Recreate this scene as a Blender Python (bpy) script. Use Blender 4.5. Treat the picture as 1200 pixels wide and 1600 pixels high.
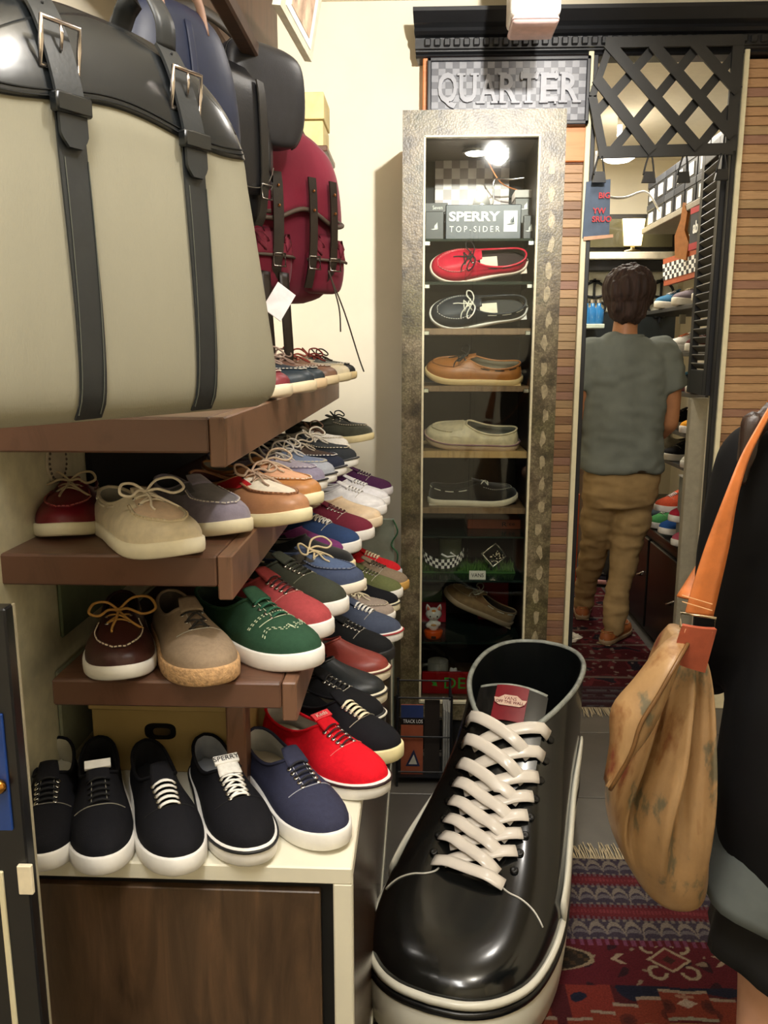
import bpy, bmesh, math, random
from mathutils import Vector, Matrix, Euler, noise
from mathutils.bvhtree import BVHTree
for _o in list(bpy.data.objects): bpy.data.objects.remove(_o)
sc = bpy.context.scene
COL = sc.collection
RD = math.radians
random.seed(7)
TMP = bpy.data.scenes.new('tmp')      # scratch scene for baking modifiers and text to meshes, removed at the end

# ------------------------------------------------------------------ camera, world, lights, exposure
F, TH, YW, CH = 1293.0, RD(11.0), RD(2.2), 1.36
cd = bpy.data.cameras.new('camera'); cam = bpy.data.objects.new('camera', cd); COL.objects.link(cam)
cd.sensor_fit = 'VERTICAL'; cd.sensor_height = 36.0; cd.lens = F/1600*36.0; cd.clip_start = .02
cam.location = (0, 0, CH); cam.rotation_euler = (RD(90)-TH, 0, YW)
sc.camera = cam
w = bpy.data.worlds.new('world'); sc.world = w; w.use_nodes = True
w.node_tree.nodes['Background'].inputs[0].default_value = (1, .93, .82, 1)
w.node_tree.nodes['Background'].inputs[1].default_value = .12
vs = sc.view_settings
vs.view_transform = 'Standard'; vs.look = 'None'; vs.gamma = 1.0; vs.use_curve_mapping = False
vs.exposure = 0.28

def lamp(name, kind, loc, energy, col=(1, .9, .76), size=.1, rot=None, sizey=None, spot=None, aim=None, blend=.5):
    l = bpy.data.lights.new(name, kind); l.energy = energy; l.color = col
    if kind == 'AREA':
        l.size = size
        if sizey: l.shape = 'RECTANGLE'; l.size_y = sizey
    else: l.shadow_soft_size = size
    if spot: l.spot_size = RD(spot); l.spot_blend = blend
    o = bpy.data.objects.new(name, l); COL.objects.link(o); o.location = loc
    if aim is not None: o.rotation_euler = (Vector(aim)-Vector(loc)).to_track_quat('-Z', 'Y').to_euler()
    elif rot: o.rotation_euler = rot
    return o
lamp('ceiling_bulb', 'POINT', (.42, .75, 2.36), 26, (1, .965, .91), .045)
lamp('ceiling_panel_light', 'AREA', (-.2, .05, 2.5), 20, (1, .975, .94), .25, sizey=1.0)
lamp('aisle_downlight', 'AREA', (.55, 2.3, 2.5), 5, (1, .94, .86), .18)
lamp('wall_spot', 'SPOT', (.40, .72, 2.38), 205, (1, .96, .89), .03, spot=48, aim=(-.08, 3.1, 2.0), blend=.75)
lamp('rear_room_light', 'AREA', (1.0, 4.6, 2.5), 22, (1, .93, .80), .5)

# ------------------------------------------------------------------ pixel to place (photo frame 1200x1600)
def ray(px, py):
    x = (px-600)/F; y = -(py-800)/F
    f = math.cos(TH)+y*math.sin(TH); z = -math.sin(TH)+y*math.cos(TH)
    return x*math.cos(YW)-f*math.sin(YW), x*math.sin(YW)+f*math.cos(YW), z
def atY(px, py, y): r = ray(px, py); k = y/r[1]; return Vector((r[0]*k, y, CH+r[2]*k))
def atZ(px, py, z): r = ray(px, py); k = (z-CH)/r[2]; return Vector((r[0]*k, r[1]*k, z))
def atX(px, py, x): r = ray(px, py); k = x/r[0]; return Vector((x, r[1]*k, CH+r[2]*k))

# ------------------------------------------------------------------ materials
def lin(h):
    if not isinstance(h, str): return tuple(h)
    h = h.lstrip('#'); c = [int(h[i:i+2], 16)/255 for i in (0, 2, 4)]
    return tuple(v/12.92 if v <= .04045 else ((v+.055)/1.055)**2.4 for v in c)
_M = {}
def newmat(name):
    m = bpy.data.materials.new(name); m.use_nodes = True
    nt = m.node_tree; return m, nt, nt.nodes['Principled BSDF']
def N(nt, t, **k):
    n = nt.nodes.new(t)
    for a, v in k.items():
        if a.startswith('i_'):
            key = a[2:]
            n.inputs[int(key) if key.isdigit() else key.replace('_', ' ')].default_value = v
        else: setattr(n, a, v)
    return n
def ramp(nt, fac, stops, interp='LINEAR'):
    r = nt.nodes.new('ShaderNodeValToRGB'); r.color_ramp.interpolation = interp
    e = r.color_ramp.elements
    while len(e) < len(stops): e.new(.5)
    for q, (p, c) in zip(e, stops): q.position = p; q.color = (*lin(c), 1)
    nt.links.new(fac, r.inputs[0]); return r
def mat(col, rough=.6, metal=0., var=.12, scale=30., bump=0., bscale=None, spec=.5, coat=0., stretch=None, sheen=0., weave=0.):
    key = (str(col), rough, metal, var, scale, bump, bscale, spec, coat, stretch, sheen, weave)
    if key in _M: return _M[key]
    m, nt, b = newmat('mat_%d' % len(_M)); L = nt.links
    c = lin(col)
    tc = N(nt, 'ShaderNodeTexCoord'); src = tc.outputs['Object']
    mp = N(nt, 'ShaderNodeMapping'); L.new(src, mp.inputs[0])
    if stretch: mp.inputs['Scale'].default_value = stretch
    n = N(nt, 'ShaderNodeTexNoise', i_Scale=scale, i_Detail=4.0, i_Roughness=.6); L.new(mp.outputs[0], n.inputs['Vector'])
    lo = tuple(max(0, v*(1-var)) for v in c); hi = tuple(min(1, v*(1+var)) for v in c)
    r = ramp(nt, n.outputs[0], [(.3, lo), (.7, hi)]); L.new(r.outputs[0], b.inputs['Base Color'])
    b.inputs['Roughness'].default_value = rough; b.inputs['Metallic'].default_value = metal
    b.inputs['Specular IOR Level'].default_value = spec
    if coat: b.inputs['Coat Weight'].default_value = coat; b.inputs['Coat Roughness'].default_value = .08
    if sheen: b.inputs['Sheen Weight'].default_value = sheen
    h = None
    if bump:
        n2 = N(nt, 'ShaderNodeTexNoise', i_Scale=bscale or scale*4, i_Detail=3.0); L.new(mp.outputs[0], n2.inputs['Vector']); h = n2.outputs[0]
    if weave:
        w1 = N(nt, 'ShaderNodeTexWave', i_Scale=weave, i_Distortion=.6); w1.bands_direction = 'X'; L.new(src, w1.inputs['Vector'])
        w2 = N(nt, 'ShaderNodeTexWave', i_Scale=weave, i_Distortion=.6); w2.bands_direction = 'Z'; L.new(src, w2.inputs['Vector'])
        mx = N(nt, 'ShaderNodeMath', operation='ADD'); L.new(w1.outputs[1], mx.inputs[0]); L.new(w2.outputs[1], mx.inputs[1]); h = mx.outputs[0]
        bump = bump or .15
    if h is not None:
        bp = N(nt, 'ShaderNodeBump', i_Strength=bump, i_Distance=.002); L.new(h, bp.inputs['Height']); L.new(bp.outputs[0], b.inputs['Normal'])
    _M[key] = m; return m
def canvas(c): return mat(c, .85, var=.10, scale=160, bump=.25, bscale=900, spec=.2)
def leather(c, rough=.42): return mat(c, rough, var=.14, scale=45, bump=.12, bscale=350)
def suede(c): return mat(c, .9, var=.16, scale=60, bump=.15, bscale=500, spec=.15, sheen=.3)
def rubber(c): return mat(c, .5, var=.05, scale=40)
def metal(c='#c9c6c0', r=.22): return mat(c, r, 1., var=.05)
def emit(col, s):
    m, nt, b = newmat('glow'); b.inputs['Base Color'].default_value = (*lin(col), 1)
    b.inputs['Emission Color'].default_value = (*lin(col), 1); b.inputs['Emission Strength'].default_value = s; return m
def woodmat(c1, c2, scale=6., stretch=(1, 1, 14), rough=.45, c3=None):
    key = ('wood', c1, c2, scale, stretch, rough)
    if key in _M: return _M[key]
    m, nt, b = newmat('wood_%d' % len(_M)); L = nt.links
    tc = N(nt, 'ShaderNodeTexCoord'); mp = N(nt, 'ShaderNodeMapping'); L.new(tc.outputs['Object'], mp.inputs[0]); mp.inputs['Scale'].default_value = stretch
    n = N(nt, 'ShaderNodeTexNoise', i_Scale=scale, i_Detail=8.0, i_Roughness=.62, i_Distortion=1.1); L.new(mp.outputs[0], n.inputs['Vector'])
    r = ramp(nt, n.outputs[0], [(.28, c1), (.5, c3 or c2), (.72, c2)]); L.new(r.outputs[0], b.inputs['Base Color'])
    b.inputs['Roughness'].default_value = rough
    bp = N(nt, 'ShaderNodeBump', i_Strength=.08, i_Distance=.002); L.new(n.outputs[0], bp.inputs['Height']); L.new(bp.outputs[0], b.inputs['Normal'])
    _M[key] = m; return m
def vcolmat(name, rough=.9, bump=.3, bscale=600, attr='Col'):
    m, nt, b = newmat(name); L = nt.links
    a = N(nt, 'ShaderNodeAttribute', attribute_name=attr)
    tc = N(nt, 'ShaderNodeTexCoord'); n = N(nt, 'ShaderNodeTexNoise', i_Scale=bscale*.4, i_Detail=2.0); L.new(tc.outputs['Object'], n.inputs[0])
    r = ramp(nt, n.outputs[0], [(.3, (.6, .6, .6)), (.7, (1, 1, 1))])
    mx = N(nt, 'ShaderNodeMix', data_type='RGBA', blend_type='MULTIPLY'); mx.inputs[0].default_value = 1
    L.new(a.outputs['Color'], mx.inputs[6]); L.new(r.outputs[0], mx.inputs[7]); L.new(mx.outputs[2], b.inputs['Base Color'])
    b.inputs['Roughness'].default_value = rough; b.inputs['Specular IOR Level'].default_value = .15
    n2 = N(nt, 'ShaderNodeTexNoise', i_Scale=bscale); L.new(tc.outputs['Object'], n2.inputs[0])
    bp = N(nt, 'ShaderNodeBump', i_Strength=bump, i_Distance=.003); L.new(n2.outputs[0], bp.inputs['Height']); L.new(bp.outputs[0], b.inputs['Normal'])
    return m
def glassmat(name='pane_glass', tint=(.96, .98, .96)):
    if name in _M: return _M[name]
    m = bpy.data.materials.new(name); m.use_nodes = True; nt = m.node_tree; nt.nodes.clear(); L = nt.links
    o = N(nt, 'ShaderNodeOutputMaterial'); t = N(nt, 'ShaderNodeBsdfTransparent'); t.inputs[0].default_value = (*tint, 1)
    g = N(nt, 'ShaderNodeBsdfGlossy'); g.inputs['Roughness'].default_value = .03
    f = N(nt, 'ShaderNodeFresnel', i_IOR=1.45); mx = N(nt, 'ShaderNodeMixShader')
    L.new(f.outputs[0], mx.inputs[0]); L.new(t.outputs[0], mx.inputs[1]); L.new(g.outputs[0], mx.inputs[2]); L.new(mx.outputs[0], o.inputs[0])
    _M[name] = m; return m

# ------------------------------------------------------------------ object helpers
def tag(o, label=None, cat=None, group=None, kind=None):
    if label: o['label'] = label
    if cat: o['category'] = cat
    if group: o['group'] = group
    if kind: o['kind'] = kind
    return o
def empty(name, loc=(0, 0, 0), rz=0, label=None, cat=None, group=None, rot=None):
    o = bpy.data.objects.new(name, None); COL.objects.link(o); o.location = loc
    o.rotation_euler = rot if rot is not None else (0, 0, rz); o.empty_display_size = .05
    return tag(o, label, cat, group)
def link(name, me, m, parent=None, smooth=True):
    o = bpy.data.objects.new(name, me); COL.objects.link(o)
    if m is not None:
        me.materials.clear(); me.materials.append(m)
    if smooth:
        me.polygons.foreach_set('use_smooth', [True]*len(me.polygons))
    if parent: o.parent = parent
    return o
def share(name, src, parent=None, loc=(0, 0, 0), rot=(0, 0, 0)):
    o = bpy.data.objects.new(name, src.data); COL.objects.link(o); o.parent = parent; o.location = loc; o.rotation_euler = rot; return o

class MB:
    def __init__(s): s.v = []; s.f = []
    def add(s, v, f):
        n = len(s.v); s.v += [tuple(p) for p in v]; s.f += [tuple(i+n for i in q) for q in f]; return s
    def box(s, x0, x1, y0, y1, z0, z1, bev=0., M=None, seg=1):
        if bev <= 0:
            v = [Vector((x, y, z)) for z in (z0, z1) for y in (y0, y1) for x in (x0, x1)]
            f = [(0, 2, 3, 1), (4, 5, 7, 6), (0, 1, 5, 4), (2, 6, 7, 3), (0, 4, 6, 2), (1, 3, 7, 5)]
        else:
            bm = bmesh.new(); bmesh.ops.create_cube(bm, size=1)
            for q in bm.verts: q.co = Vector(((x0+x1)/2+q.co.x*(x1-x0), (y0+y1)/2+q.co.y*(y1-y0), (z0+z1)/2+q.co.z*(z1-z0)))
            bmesh.ops.bevel(bm, geom=bm.edges[:], offset=bev, segments=seg, affect='EDGES', profile=.5)
            bm.verts.index_update(); v = [q.co.copy() for q in bm.verts]; f = [tuple(q.index for q in p.verts) for p in bm.faces]; bm.free()
        if M is not None: v = [M @ p for p in v]
        return s.add(v, f)
    def tube(s, pts, r, seg=6, closed=False, flat=1., up=None, caps=True):
        pts = [Vector(p) for p in pts]; n = len(pts)
        rs = r if isinstance(r, (list, tuple)) else [r]*n
        v = []; f = []; prev = None
        for i, p in enumerate(pts):
            a = pts[(i-1) % n] if closed or i > 0 else p; b = pts[(i+1) % n] if closed or i < n-1 else p
            t = (b-a); t = t.normalized() if t.length > 1e-9 else Vector((0, 0, 1))
            if up is not None: ref = Vector(up[i] if isinstance(up, list) else up)
            elif prev is not None: ref = prev
            else: ref = Vector((0, 0, 1)) if abs(t.z) < .9 else Vector((1, 0, 0))
            nn = ref-t*ref.dot(t)
            if nn.length < 1e-6: nn = t.orthogonal()
            nn.normalize(); bb = t.cross(nn); prev = nn
            for k in range(seg):
                an = 2*math.pi*(k+.5)/seg
                v.append(p+bb*math.cos(an)*rs[i]+nn*math.sin(an)*rs[i]*flat)
        m = n if closed else n-1
        for i in range(m):
            for k in range(seg):
                a = i*seg+k; b = i*seg+(k+1) % seg; j = ((i+1) % n)*seg
                f.append((a, b, j+(k+1) % seg, j+k))
        if caps and not closed: f.append(tuple(range(seg-1, -1, -1))); f.append(tuple((n-1)*seg+k for k in range(seg)))
        return s.add(v, f)
    def lathe(s, prof, seg=16, M=None, sx=1, sy=1):
        v = []; f = []; n = len(prof)
        for r, z in prof:
            for k in range(seg): a = 2*math.pi*k/seg; v.append(Vector((r*math.cos(a)*sx, r*math.sin(a)*sy, z)))
        for i in range(n-1):
            for k in range(seg): f.append((i*seg+k, i*seg+(k+1) % seg, (i+1)*seg+(k+1) % seg, (i+1)*seg+k))
        f.append(tuple(range(seg-1, -1, -1))); f.append(tuple((n-1)*seg+k for k in range(seg)))
        if M is not None: v = [M @ p for p in v]
        return s.add(v, f)
    def loft(s, rings, caps=True):
        n = len(rings[0]); v = [p for r in rings for p in r]; f = []
        for i in range(len(rings)-1):
            for k in range(n): f.append((i*n+k, i*n+(k+1) % n, (i+1)*n+(k+1) % n, (i+1)*n+k))
        if caps: f.append(tuple(range(n-1, -1, -1))); f.append(tuple((len(rings)-1)*n+k for k in range(n)))
        return s.add(v, f)
    def ell(s, c, r, seg=16, rings=10, M=None):
        v = []; f = []
        for i in range(1, rings):
            a = math.pi*i/rings
            for k in range(seg):
                b = 2*math.pi*k/seg; p = Vector((r[0]*math.sin(a)*math.cos(b), r[1]*math.sin(a)*math.sin(b), r[2]*math.cos(a)))
                v.append((M @ p if M is not None else p)+Vector(c))
        t = Vector((0, 0, r[2])); t = M @ t if M is not None else t
        v.append(Vector(c)+t); v.append(Vector(c)-t); T = len(v)-2
        for i in range(rings-2):
            for k in range(seg): f.append((i*seg+k, (i+1)*seg+k, (i+1)*seg+(k+1) % seg, i*seg+(k+1) % seg))
        for k in range(seg): f.append((T, k, (k+1) % seg)); f.append((T+1, (rings-2)*seg+(k+1) % seg, (rings-2)*seg+k))
        return s.add(v, f)
    def grid(s, fn, nu, nv, thick=0.):
        P = [[Vector(fn(i/nu, j/nv)) for j in range(nv+1)] for i in range(nu+1)]
        v = [p for r in P for p in r]; f = [(i*(nv+1)+j, (i+1)*(nv+1)+j, (i+1)*(nv+1)+j+1, i*(nv+1)+j+1) for i in range(nu) for j in range(nv)]
        if thick:
            n = len(v); nn = []
            for i in range(nu+1):
                for j in range(nv+1):
                    a = P[min(i+1, nu)][j]-P[max(i-1, 0)][j]; b = P[i][min(j+1, nv)]-P[i][max(j-1, 0)]
                    q = a.cross(b); nn.append(q.normalized() if q.length > 1e-12 else Vector((0, 0, 1)))
            v += [p-q*thick for p, q in zip(v[:n], nn)]
            f2 = [tuple(n+i for i in reversed(q)) for q in f]
            W = nv+1; edge = [i*W for i in range(nu+1)]
            loop = [j for j in range(W)]+[i*W+nv for i in range(1, nu+1)]+[nu*W+j for j in range(nv-1, -1, -1)]+[i*W for i in range(nu-1, 0, -1)]
            f3 = [(loop[(k+1) % len(loop)], loop[k], loop[k]+n, loop[(k+1) % len(loop)]+n) for k in range(len(loop))]
            f = f+f2+f3
        return s.add(v, f)
    def prism(s, poly, d, M=None):
        n = len(poly); v = [Vector((x, y, 0)) for x, y in poly]+[Vector((x, y, d)) for x, y in poly]
        f = [tuple(range(n-1, -1, -1)), tuple(range(n, 2*n))]+[(i, (i+1) % n, n+(i+1) % n, n+i) for i in range(n)]
        if M is not None: v = [M @ p for p in v]
        return s.add(v, f)
    def mesh(s, name):
        me = bpy.data.meshes.new(name); me.from_pydata(s.v, [], s.f); me.update()
        bm = bmesh.new(); bm.from_mesh(me); bmesh.ops.recalc_face_normals(bm, faces=bm.faces[:]); bm.to_mesh(me); bm.free(); return me
    def build(s, name, m, parent=None, smooth=False, ang=None):
        me = s.mesh(name); o = link(name, me, m, parent, smooth or ang is not None)
        if ang is not None: me.set_sharp_from_angle(angle=RD(ang))
        return o
def bx(name, a, m, parent=None, bev=.003, **k):
    return MB().box(*a, bev=bev).build(name, m, parent, **k)
def bake(o, *mods):
    for t, kw in mods:
        md = o.modifiers.new(t, t)
        for a, v in kw.items(): setattr(md, a, v)
    COL.objects.unlink(o); TMP.collection.objects.link(o); vl = TMP.view_layers[0]; vl.update(); dg = vl.depsgraph
    me = bpy.data.meshes.new_from_object(o.evaluated_get(dg)); o.modifiers.clear(); TMP.collection.objects.unlink(o); COL.objects.link(o); old = o.data; o.data = me
    ms = [m for m in old.materials]; me.materials.clear()
    for m in ms: me.materials.append(m)
    bpy.data.meshes.remove(old); me.polygons.foreach_set('use_smooth', [True]*len(me.polygons)); return o
def blob(name, mb, m, parent=None, voxel=.01, it=6, fac=.5):
    o = mb.build(name, m, parent)
    return bake(o, ('REMESH', dict(mode='VOXEL', voxel_size=voxel)), ('SMOOTH', dict(factor=fac, iterations=it)))
def text(name, s, size, m, parent=None, M=None, depth=.002, align='CENTER', bold=0., space=1.):
    c = bpy.data.curves.new('t', 'FONT'); c.body = s; c.size = size; c.extrude = depth; c.align_x = align; c.align_y = 'CENTER'; c.resolution_u = 3
    c.offset = bold; c.space_character = space
    o = bpy.data.objects.new('t', c); TMP.collection.objects.link(o)
    vl = TMP.view_layers[0]; vl.update(); dg = vl.depsgraph
    me = bpy.data.meshes.new_from_object(o.evaluated_get(dg)); bpy.data.objects.remove(o); bpy.data.curves.remove(c)
    if M is not None: me.transform(M)
    return link(name, me, m, parent, smooth=False)
FACE = Matrix.Rotation(RD(90), 4, 'X')      # text standing up, facing -Y
def crom(pts, k):
    out = []; n = len(pts)
    for i in range(n-1):
        p0 = pts[max(i-1, 0)]; p1 = pts[i]; p2 = pts[i+1]; p3 = pts[min(i+2, n-1)]
        for j in range(k):
            t = j/k; out.append(tuple(.5*((2*b)+(-a+c)*t+(2*a-5*b+4*c-d)*t*t+(-a+3*b-3*c+d)*t**3) for a, b, c, d in zip(p0, p1, p2, p3)))
    out.append(tuple(pts[-1])); return out

# ------------------------------------------------------------------ the setting
CREAM = mat('#f0e7d0', .75, var=.05, scale=3, bump=.05, bscale=60)
BLACK = mat('#15161a', .45, var=.2, scale=25, bump=.08)
CEIL = mat('#efe6d2', .85, var=.03)
def struct(name, mb, m, parent=None, **k):
    o = mb.build(name, m, parent, **k)
    if parent is None: o['kind'] = 'structure'
    return o
YB = 3.12
fl = struct('floor', MB().box(-.9, 2.6, -1.4, 6.2, -.06, -.004), mat('#4a4641', .7))
TILE = [mat(c, .38, var=.12, scale=9, bump=.05) for c in ('#5f5b54', '#5a5650', '#656059')]
t0 = MB().box(-.223, .223, -.223, .223, -.004, 0, .002).mesh('tile')
for i in range(5):
    for j in range(9):
        o = bpy.data.objects.new('tile', t0.copy() if i+j < 0 else t0); COL.objects.link(o); o.parent = fl
        o.location = (-.35+.45*i, -.1+.45*j, 0)
        if not t0.materials: t0.materials.append(TILE[0])
        o.material_slots[0].link = 'OBJECT'; o.material_slots[0].material = TILE[(i*2+j) % 3]
struct('ceiling', MB().box(-.9, 2.6, -1.4, 6.2, 2.54, 2.6), CEIL)
struct('wall_left', MB().box(-.66, -.58, -1.4, YB+.1, 0, 2.54), CREAM)
struct('wall_right', MB().box(1.75, 1.83, -1.4, YB, 0, 2.54), CREAM)
struct('wall_front', MB().box(-.9, 2.6, -1.48, -1.4, 0, 2.54), CREAM)
wb = struct('wall_back', MB().box(-.66, .575, YB, YB+.08, 0, 2.54).box(1.105, 2.0, YB, YB+.08, 0, 2.54).box(.575, 1.105, YB, YB+.08, 2.36, 2.54), CREAM)
# thin horizontal timber slats on both sides of the doorway
SLAT = [woodmat(a, b, 5, (3, 1, 40), .5) for a, b in (('#7a583a', '#a07a54'), ('#866342', '#ae8760'), ('#664730', '#8a6648'), ('#8e6b47', '#b8936a'), ('#745040', '#966f5a'), ('#806445', '#a88a63'))]
sm1 = MB().box(.02, .575, 3.062, 3.112, 0, .0285, .0015).mesh('slat'); sm2 = MB().box(1.105, 1.74, 3.062, 3.112, 0, .0285, .0015).mesh('slat')
for me in (sm1, sm2): me.materials.append(SLAT[0])
for me, zmax in ((sm1, 2.06), (sm2, 2.32)):
    z = .075
    while z < zmax:
        o = bpy.data.objects.new('slat', me); COL.objects.link(o); o.parent = wb; o.location = (0, random.uniform(-.0025, .0025), z)
        o.material_slots[0].link = 'OBJECT'; o.material_slots[0].material = random.choice(SLAT); z += .030
struct('panel_backing_left', MB().box(.02, .575, 3.108, 3.119, 0, 2.34), mat('#2a190f', .8)).parent = wb
struct('panel_backing_right', MB().box(1.105, 1.74, 3.108, 3.119, 0, 2.34), mat('#2a190f', .8)).parent = wb
struct('baseboard_back', MB().box(.02, .575, 3.05, 3.118, 0, .07, .003).box(1.105, 1.74, 3.05, 3.118, 0, .07, .003), mat('#e6d9b4', .6))
ORW = woodmat('#c9713a', '#dc8a50', 4, (1, 1, 10), .45)
struct('trim_3', MB().box(.015, .575, 3.045, 3.115, 2.0, 2.36, .003), ORW)
CRT = mat('#e4dbb8', .5, var=.06)
for n, x, s in ((1, .578, 1), (2, 1.092, -1)):
    t = struct('trim_%d' % n, MB().box(x-.008, x+.010, 3.035, 3.10, 0, 2.35, .002), CRT)
    x2 = x+.010*s if s > 0 else x-.010
    struct('trim_%d' % (n+3), MB().box(min(x2, x2+.016*s), max(x2, x2+.016*s), 3.04, 3.22 if n == 1 else 3.075, 0, 2.36, .002), BLACK)
# black cornice with dentils
CBK = mat('#17181b', .38, var=.15, scale=20, bump=.05)
co = empty('cornice', (0, 0, 0)); tag(co, 'black moulded cornice with a row of small dentils above the doorway', 'cornice')
prof = [(3.115, 2.332), (3.045, 2.332), (3.037, 2.336), (3.04, 2.342), (3.03, 2.348), (3.03, 2.352), (3.018, 2.354), (3.018, 2.386), (3.0, 2.390), (2.99, 2.398), (2.995, 2.410), (2.975, 2.418), (2.96, 2.436), (2.952, 2.446), (2.952, 2.458), (3.115, 2.458)]
mb = MB(); x0, x1 = .0, 1.75; n = len(prof)
mb.add([Vector((x0+(3.115-y)*-.12, y, z)) for y, z in prof]+[Vector((x1, y, z)) for y, z in prof], [(i, (i+1) % n, n+(i+1) % n, n+i) for i in range(n)]+[tuple(range(n)), tuple(range(2*n-1, n-1, -1))])
mb.build('moulding', CBK, co)
d0 = MB().box(-.0105, .0105, 3.004, 3.019, 2.358, 2.382, .003).mesh('dentil'); d0.materials.append(CBK)
x = .03
while x < 1.72:
    o = bpy.data.objects.new('dentil', d0); COL.objects.link(o); o.parent = co; o.location = (x, 0, 0); x += .0325
# sign board above the display case
sg = empty('shop_sign', (0, 0, 0)); tag(sg, 'dark checkerboard sign board with raised grey letters above the display case', 'sign')
a = atY(668, 92, 3.03); b = atY(918, 196, 3.03)
SX0, SX1, SZ1, SZ0 = a.x, b.x, a.z, b.z
bx('board', (SX0, SX1, 3.022, 3.044, SZ0, SZ1), mat('#3c3d44', .35), sg)
mb = MB()
for x0_, x1_, z0_, z1_ in ((SX0, SX1, SZ1-.014, SZ1), (SX0, SX1, SZ0, SZ0+.014), (SX0, SX0+.014, SZ0, SZ1), (SX1-.014, SX1, SZ0, SZ1)): mb.box(x0_, x1_, 3.012, 3.03, z0_, z1_, .003)
mb.build('frame', mat('#2b2c31', .35), sg)
cm = [mat('#84858b', .3), mat('#55565d', .3)]
nx, nz = 22, 9; cw = (SX1-SX0-.028)/nx; chh = (SZ1-SZ0-.028)/nz
for q in range(2):
    mb = MB()
    for i in range(nx):
        for j in range(nz):
            if (i+j) % 2 == q:
                X0 = SX0+.014+i*cw; Z0 = SZ0+.014+j*chh; mb.box(X0, X0+cw, 3.019-.001*q, 3.0225, Z0, Z0+chh)
    o = mb.build('checker_squares', cm[q], sg); o['kind'] = 'stuff'
LET = mat('#92939a', .35)
mid = (SX0+SX1)/2; zc = SZ0+.115
lx0, lx1, lh = SX0+.034, SX1-.034, .088
pitch = (lx1-lx0)/7; lz = zc-lh/2
SER = dict(Q=[], U=[(.12, 1), (.88, 1)], A=[(.08, 0), (.92, 0)], R=[(.14, 0), (.14, 1), (.92, 0)], T=[(.5, 0), (.08, .93), (.92, .93)], E=[(.2, 0), (.2, 1), (.86, .06), (.86, .94)])
for i_, ch_ in enumerate('QUARTER'):
    k_ = 1.14 if ch_ == 'Q' else 1.0
    t_ = text('letter', ch_, .1, LET, sg, None, .005, bold=.002)
    vx = [v.co.x for v in t_.data.vertices]; vy = [v.co.y for v in t_.data.vertices]
    w_ = pitch*.86*(1.1 if ch_ == 'Q' else 1); h_ = lh*k_*(1.12 if ch_ == 'Q' else 1)
    c_x = lx0+pitch*(i_+.5); z_ = lz+lh/2-(h_-lh)*.25
    t_.data.transform(Matrix.Translation((c_x, 3.012, z_)) @ FACE @ Matrix.Diagonal((w_/(max(vx)-min(vx)), h_/(max(vy)-min(vy)), 1, 1)) @ Matrix.Translation((-(max(vx)+min(vx))/2, -(max(vy)+min(vy))/2, 0)))
    for fx_, fz_ in SER[ch_]:
        mb = MB(); X_ = c_x-w_/2+fx_*w_; Z_ = lz+fz_*lh
        if fz_ in (0, 1): mb.box(X_-.015, X_+.015, 3.0075, 3.0165, Z_-.004, Z_+.004, .001)
        else: mb.box(X_-.004, X_+.004, 3.0075, 3.0165, Z_-.013, Z_+.013, .001)
        mb.build('serif', LET, t_)
# white ceiling fitting
fx = empty('ceiling_fitting', (0, 0, 0)); tag(fx, 'white box fitting with pinkish lower edge fixed to the ceiling above the cornice', 'light fitting')
p = atY(832, 25, 2.6)
bx('housing', (p.x-.072, p.x+.072, 2.52, 2.68, p.z-.02, 2.54), mat('#f4efe9', .35), fx, .018, seg=3) if False else MB().box(p.x-.070, p.x+.070, 2.52, 2.66, p.z-.025, 2.539, .016, seg=3).build('housing', mat('#f4efe9', .35), fx, smooth=True)
MB().box(p.x-.066, p.x+.066, 2.516, 2.66, p.z-.046, p.z-.024, .012, seg=3).build('lower_cover', mat('#e9c9c6', .35), fx, smooth=True)

# ------------------------------------------------------------------ left hand shelving
BRN = woodmat('#3f2a1e', '#654636', 4, (2, 12, 2), .35)
BRN2 = woodmat('#4a3428', '#7a5844', 4, (12, 2, 2), .35)
XL = -.578
def shelf(label, xr, y0, y1, zt, th, drop, xl=XL, board=BRN):
    e = empty('wall_shelf', (xr, y0, zt), 0, label, 'shelf', 'brown shoe shelves')
    MB().box(xl-xr, -.022, .003, y1-y0, -th, 0, .002).build('board', board, e)
    MB().box(xl-xr, -.022, -.001, .024, -th-.001, -.0005, .0025).build('front_edge', board, e)
    MB().box(-.021, 0, 0, y1-y0, -th-drop, 0, .002).build('side_apron', BRN2, e)
    return e
shelf('upper brown wooden shelf under the grey canvas bag', -.25, 1.075, 2.71, 1.275, .046, .02)
shelf('middle brown wooden shelf carrying the cream boat shoe', -.25, 1.09, 2.75, 1.085, .043, .02)
shelf('lower brown wooden shelf carrying the dark brown boat shoe', -.165, 1.09, 2.78, .902, .038, .02, xl=-.515)
# support post under lower shelf
tag(bx('shelf_post', (-.285, -.255, 1.16, 1.2, .6815, .862), BRN2), 'short brown wooden post under the lower shelf behind the shoe box', 'post')
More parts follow.
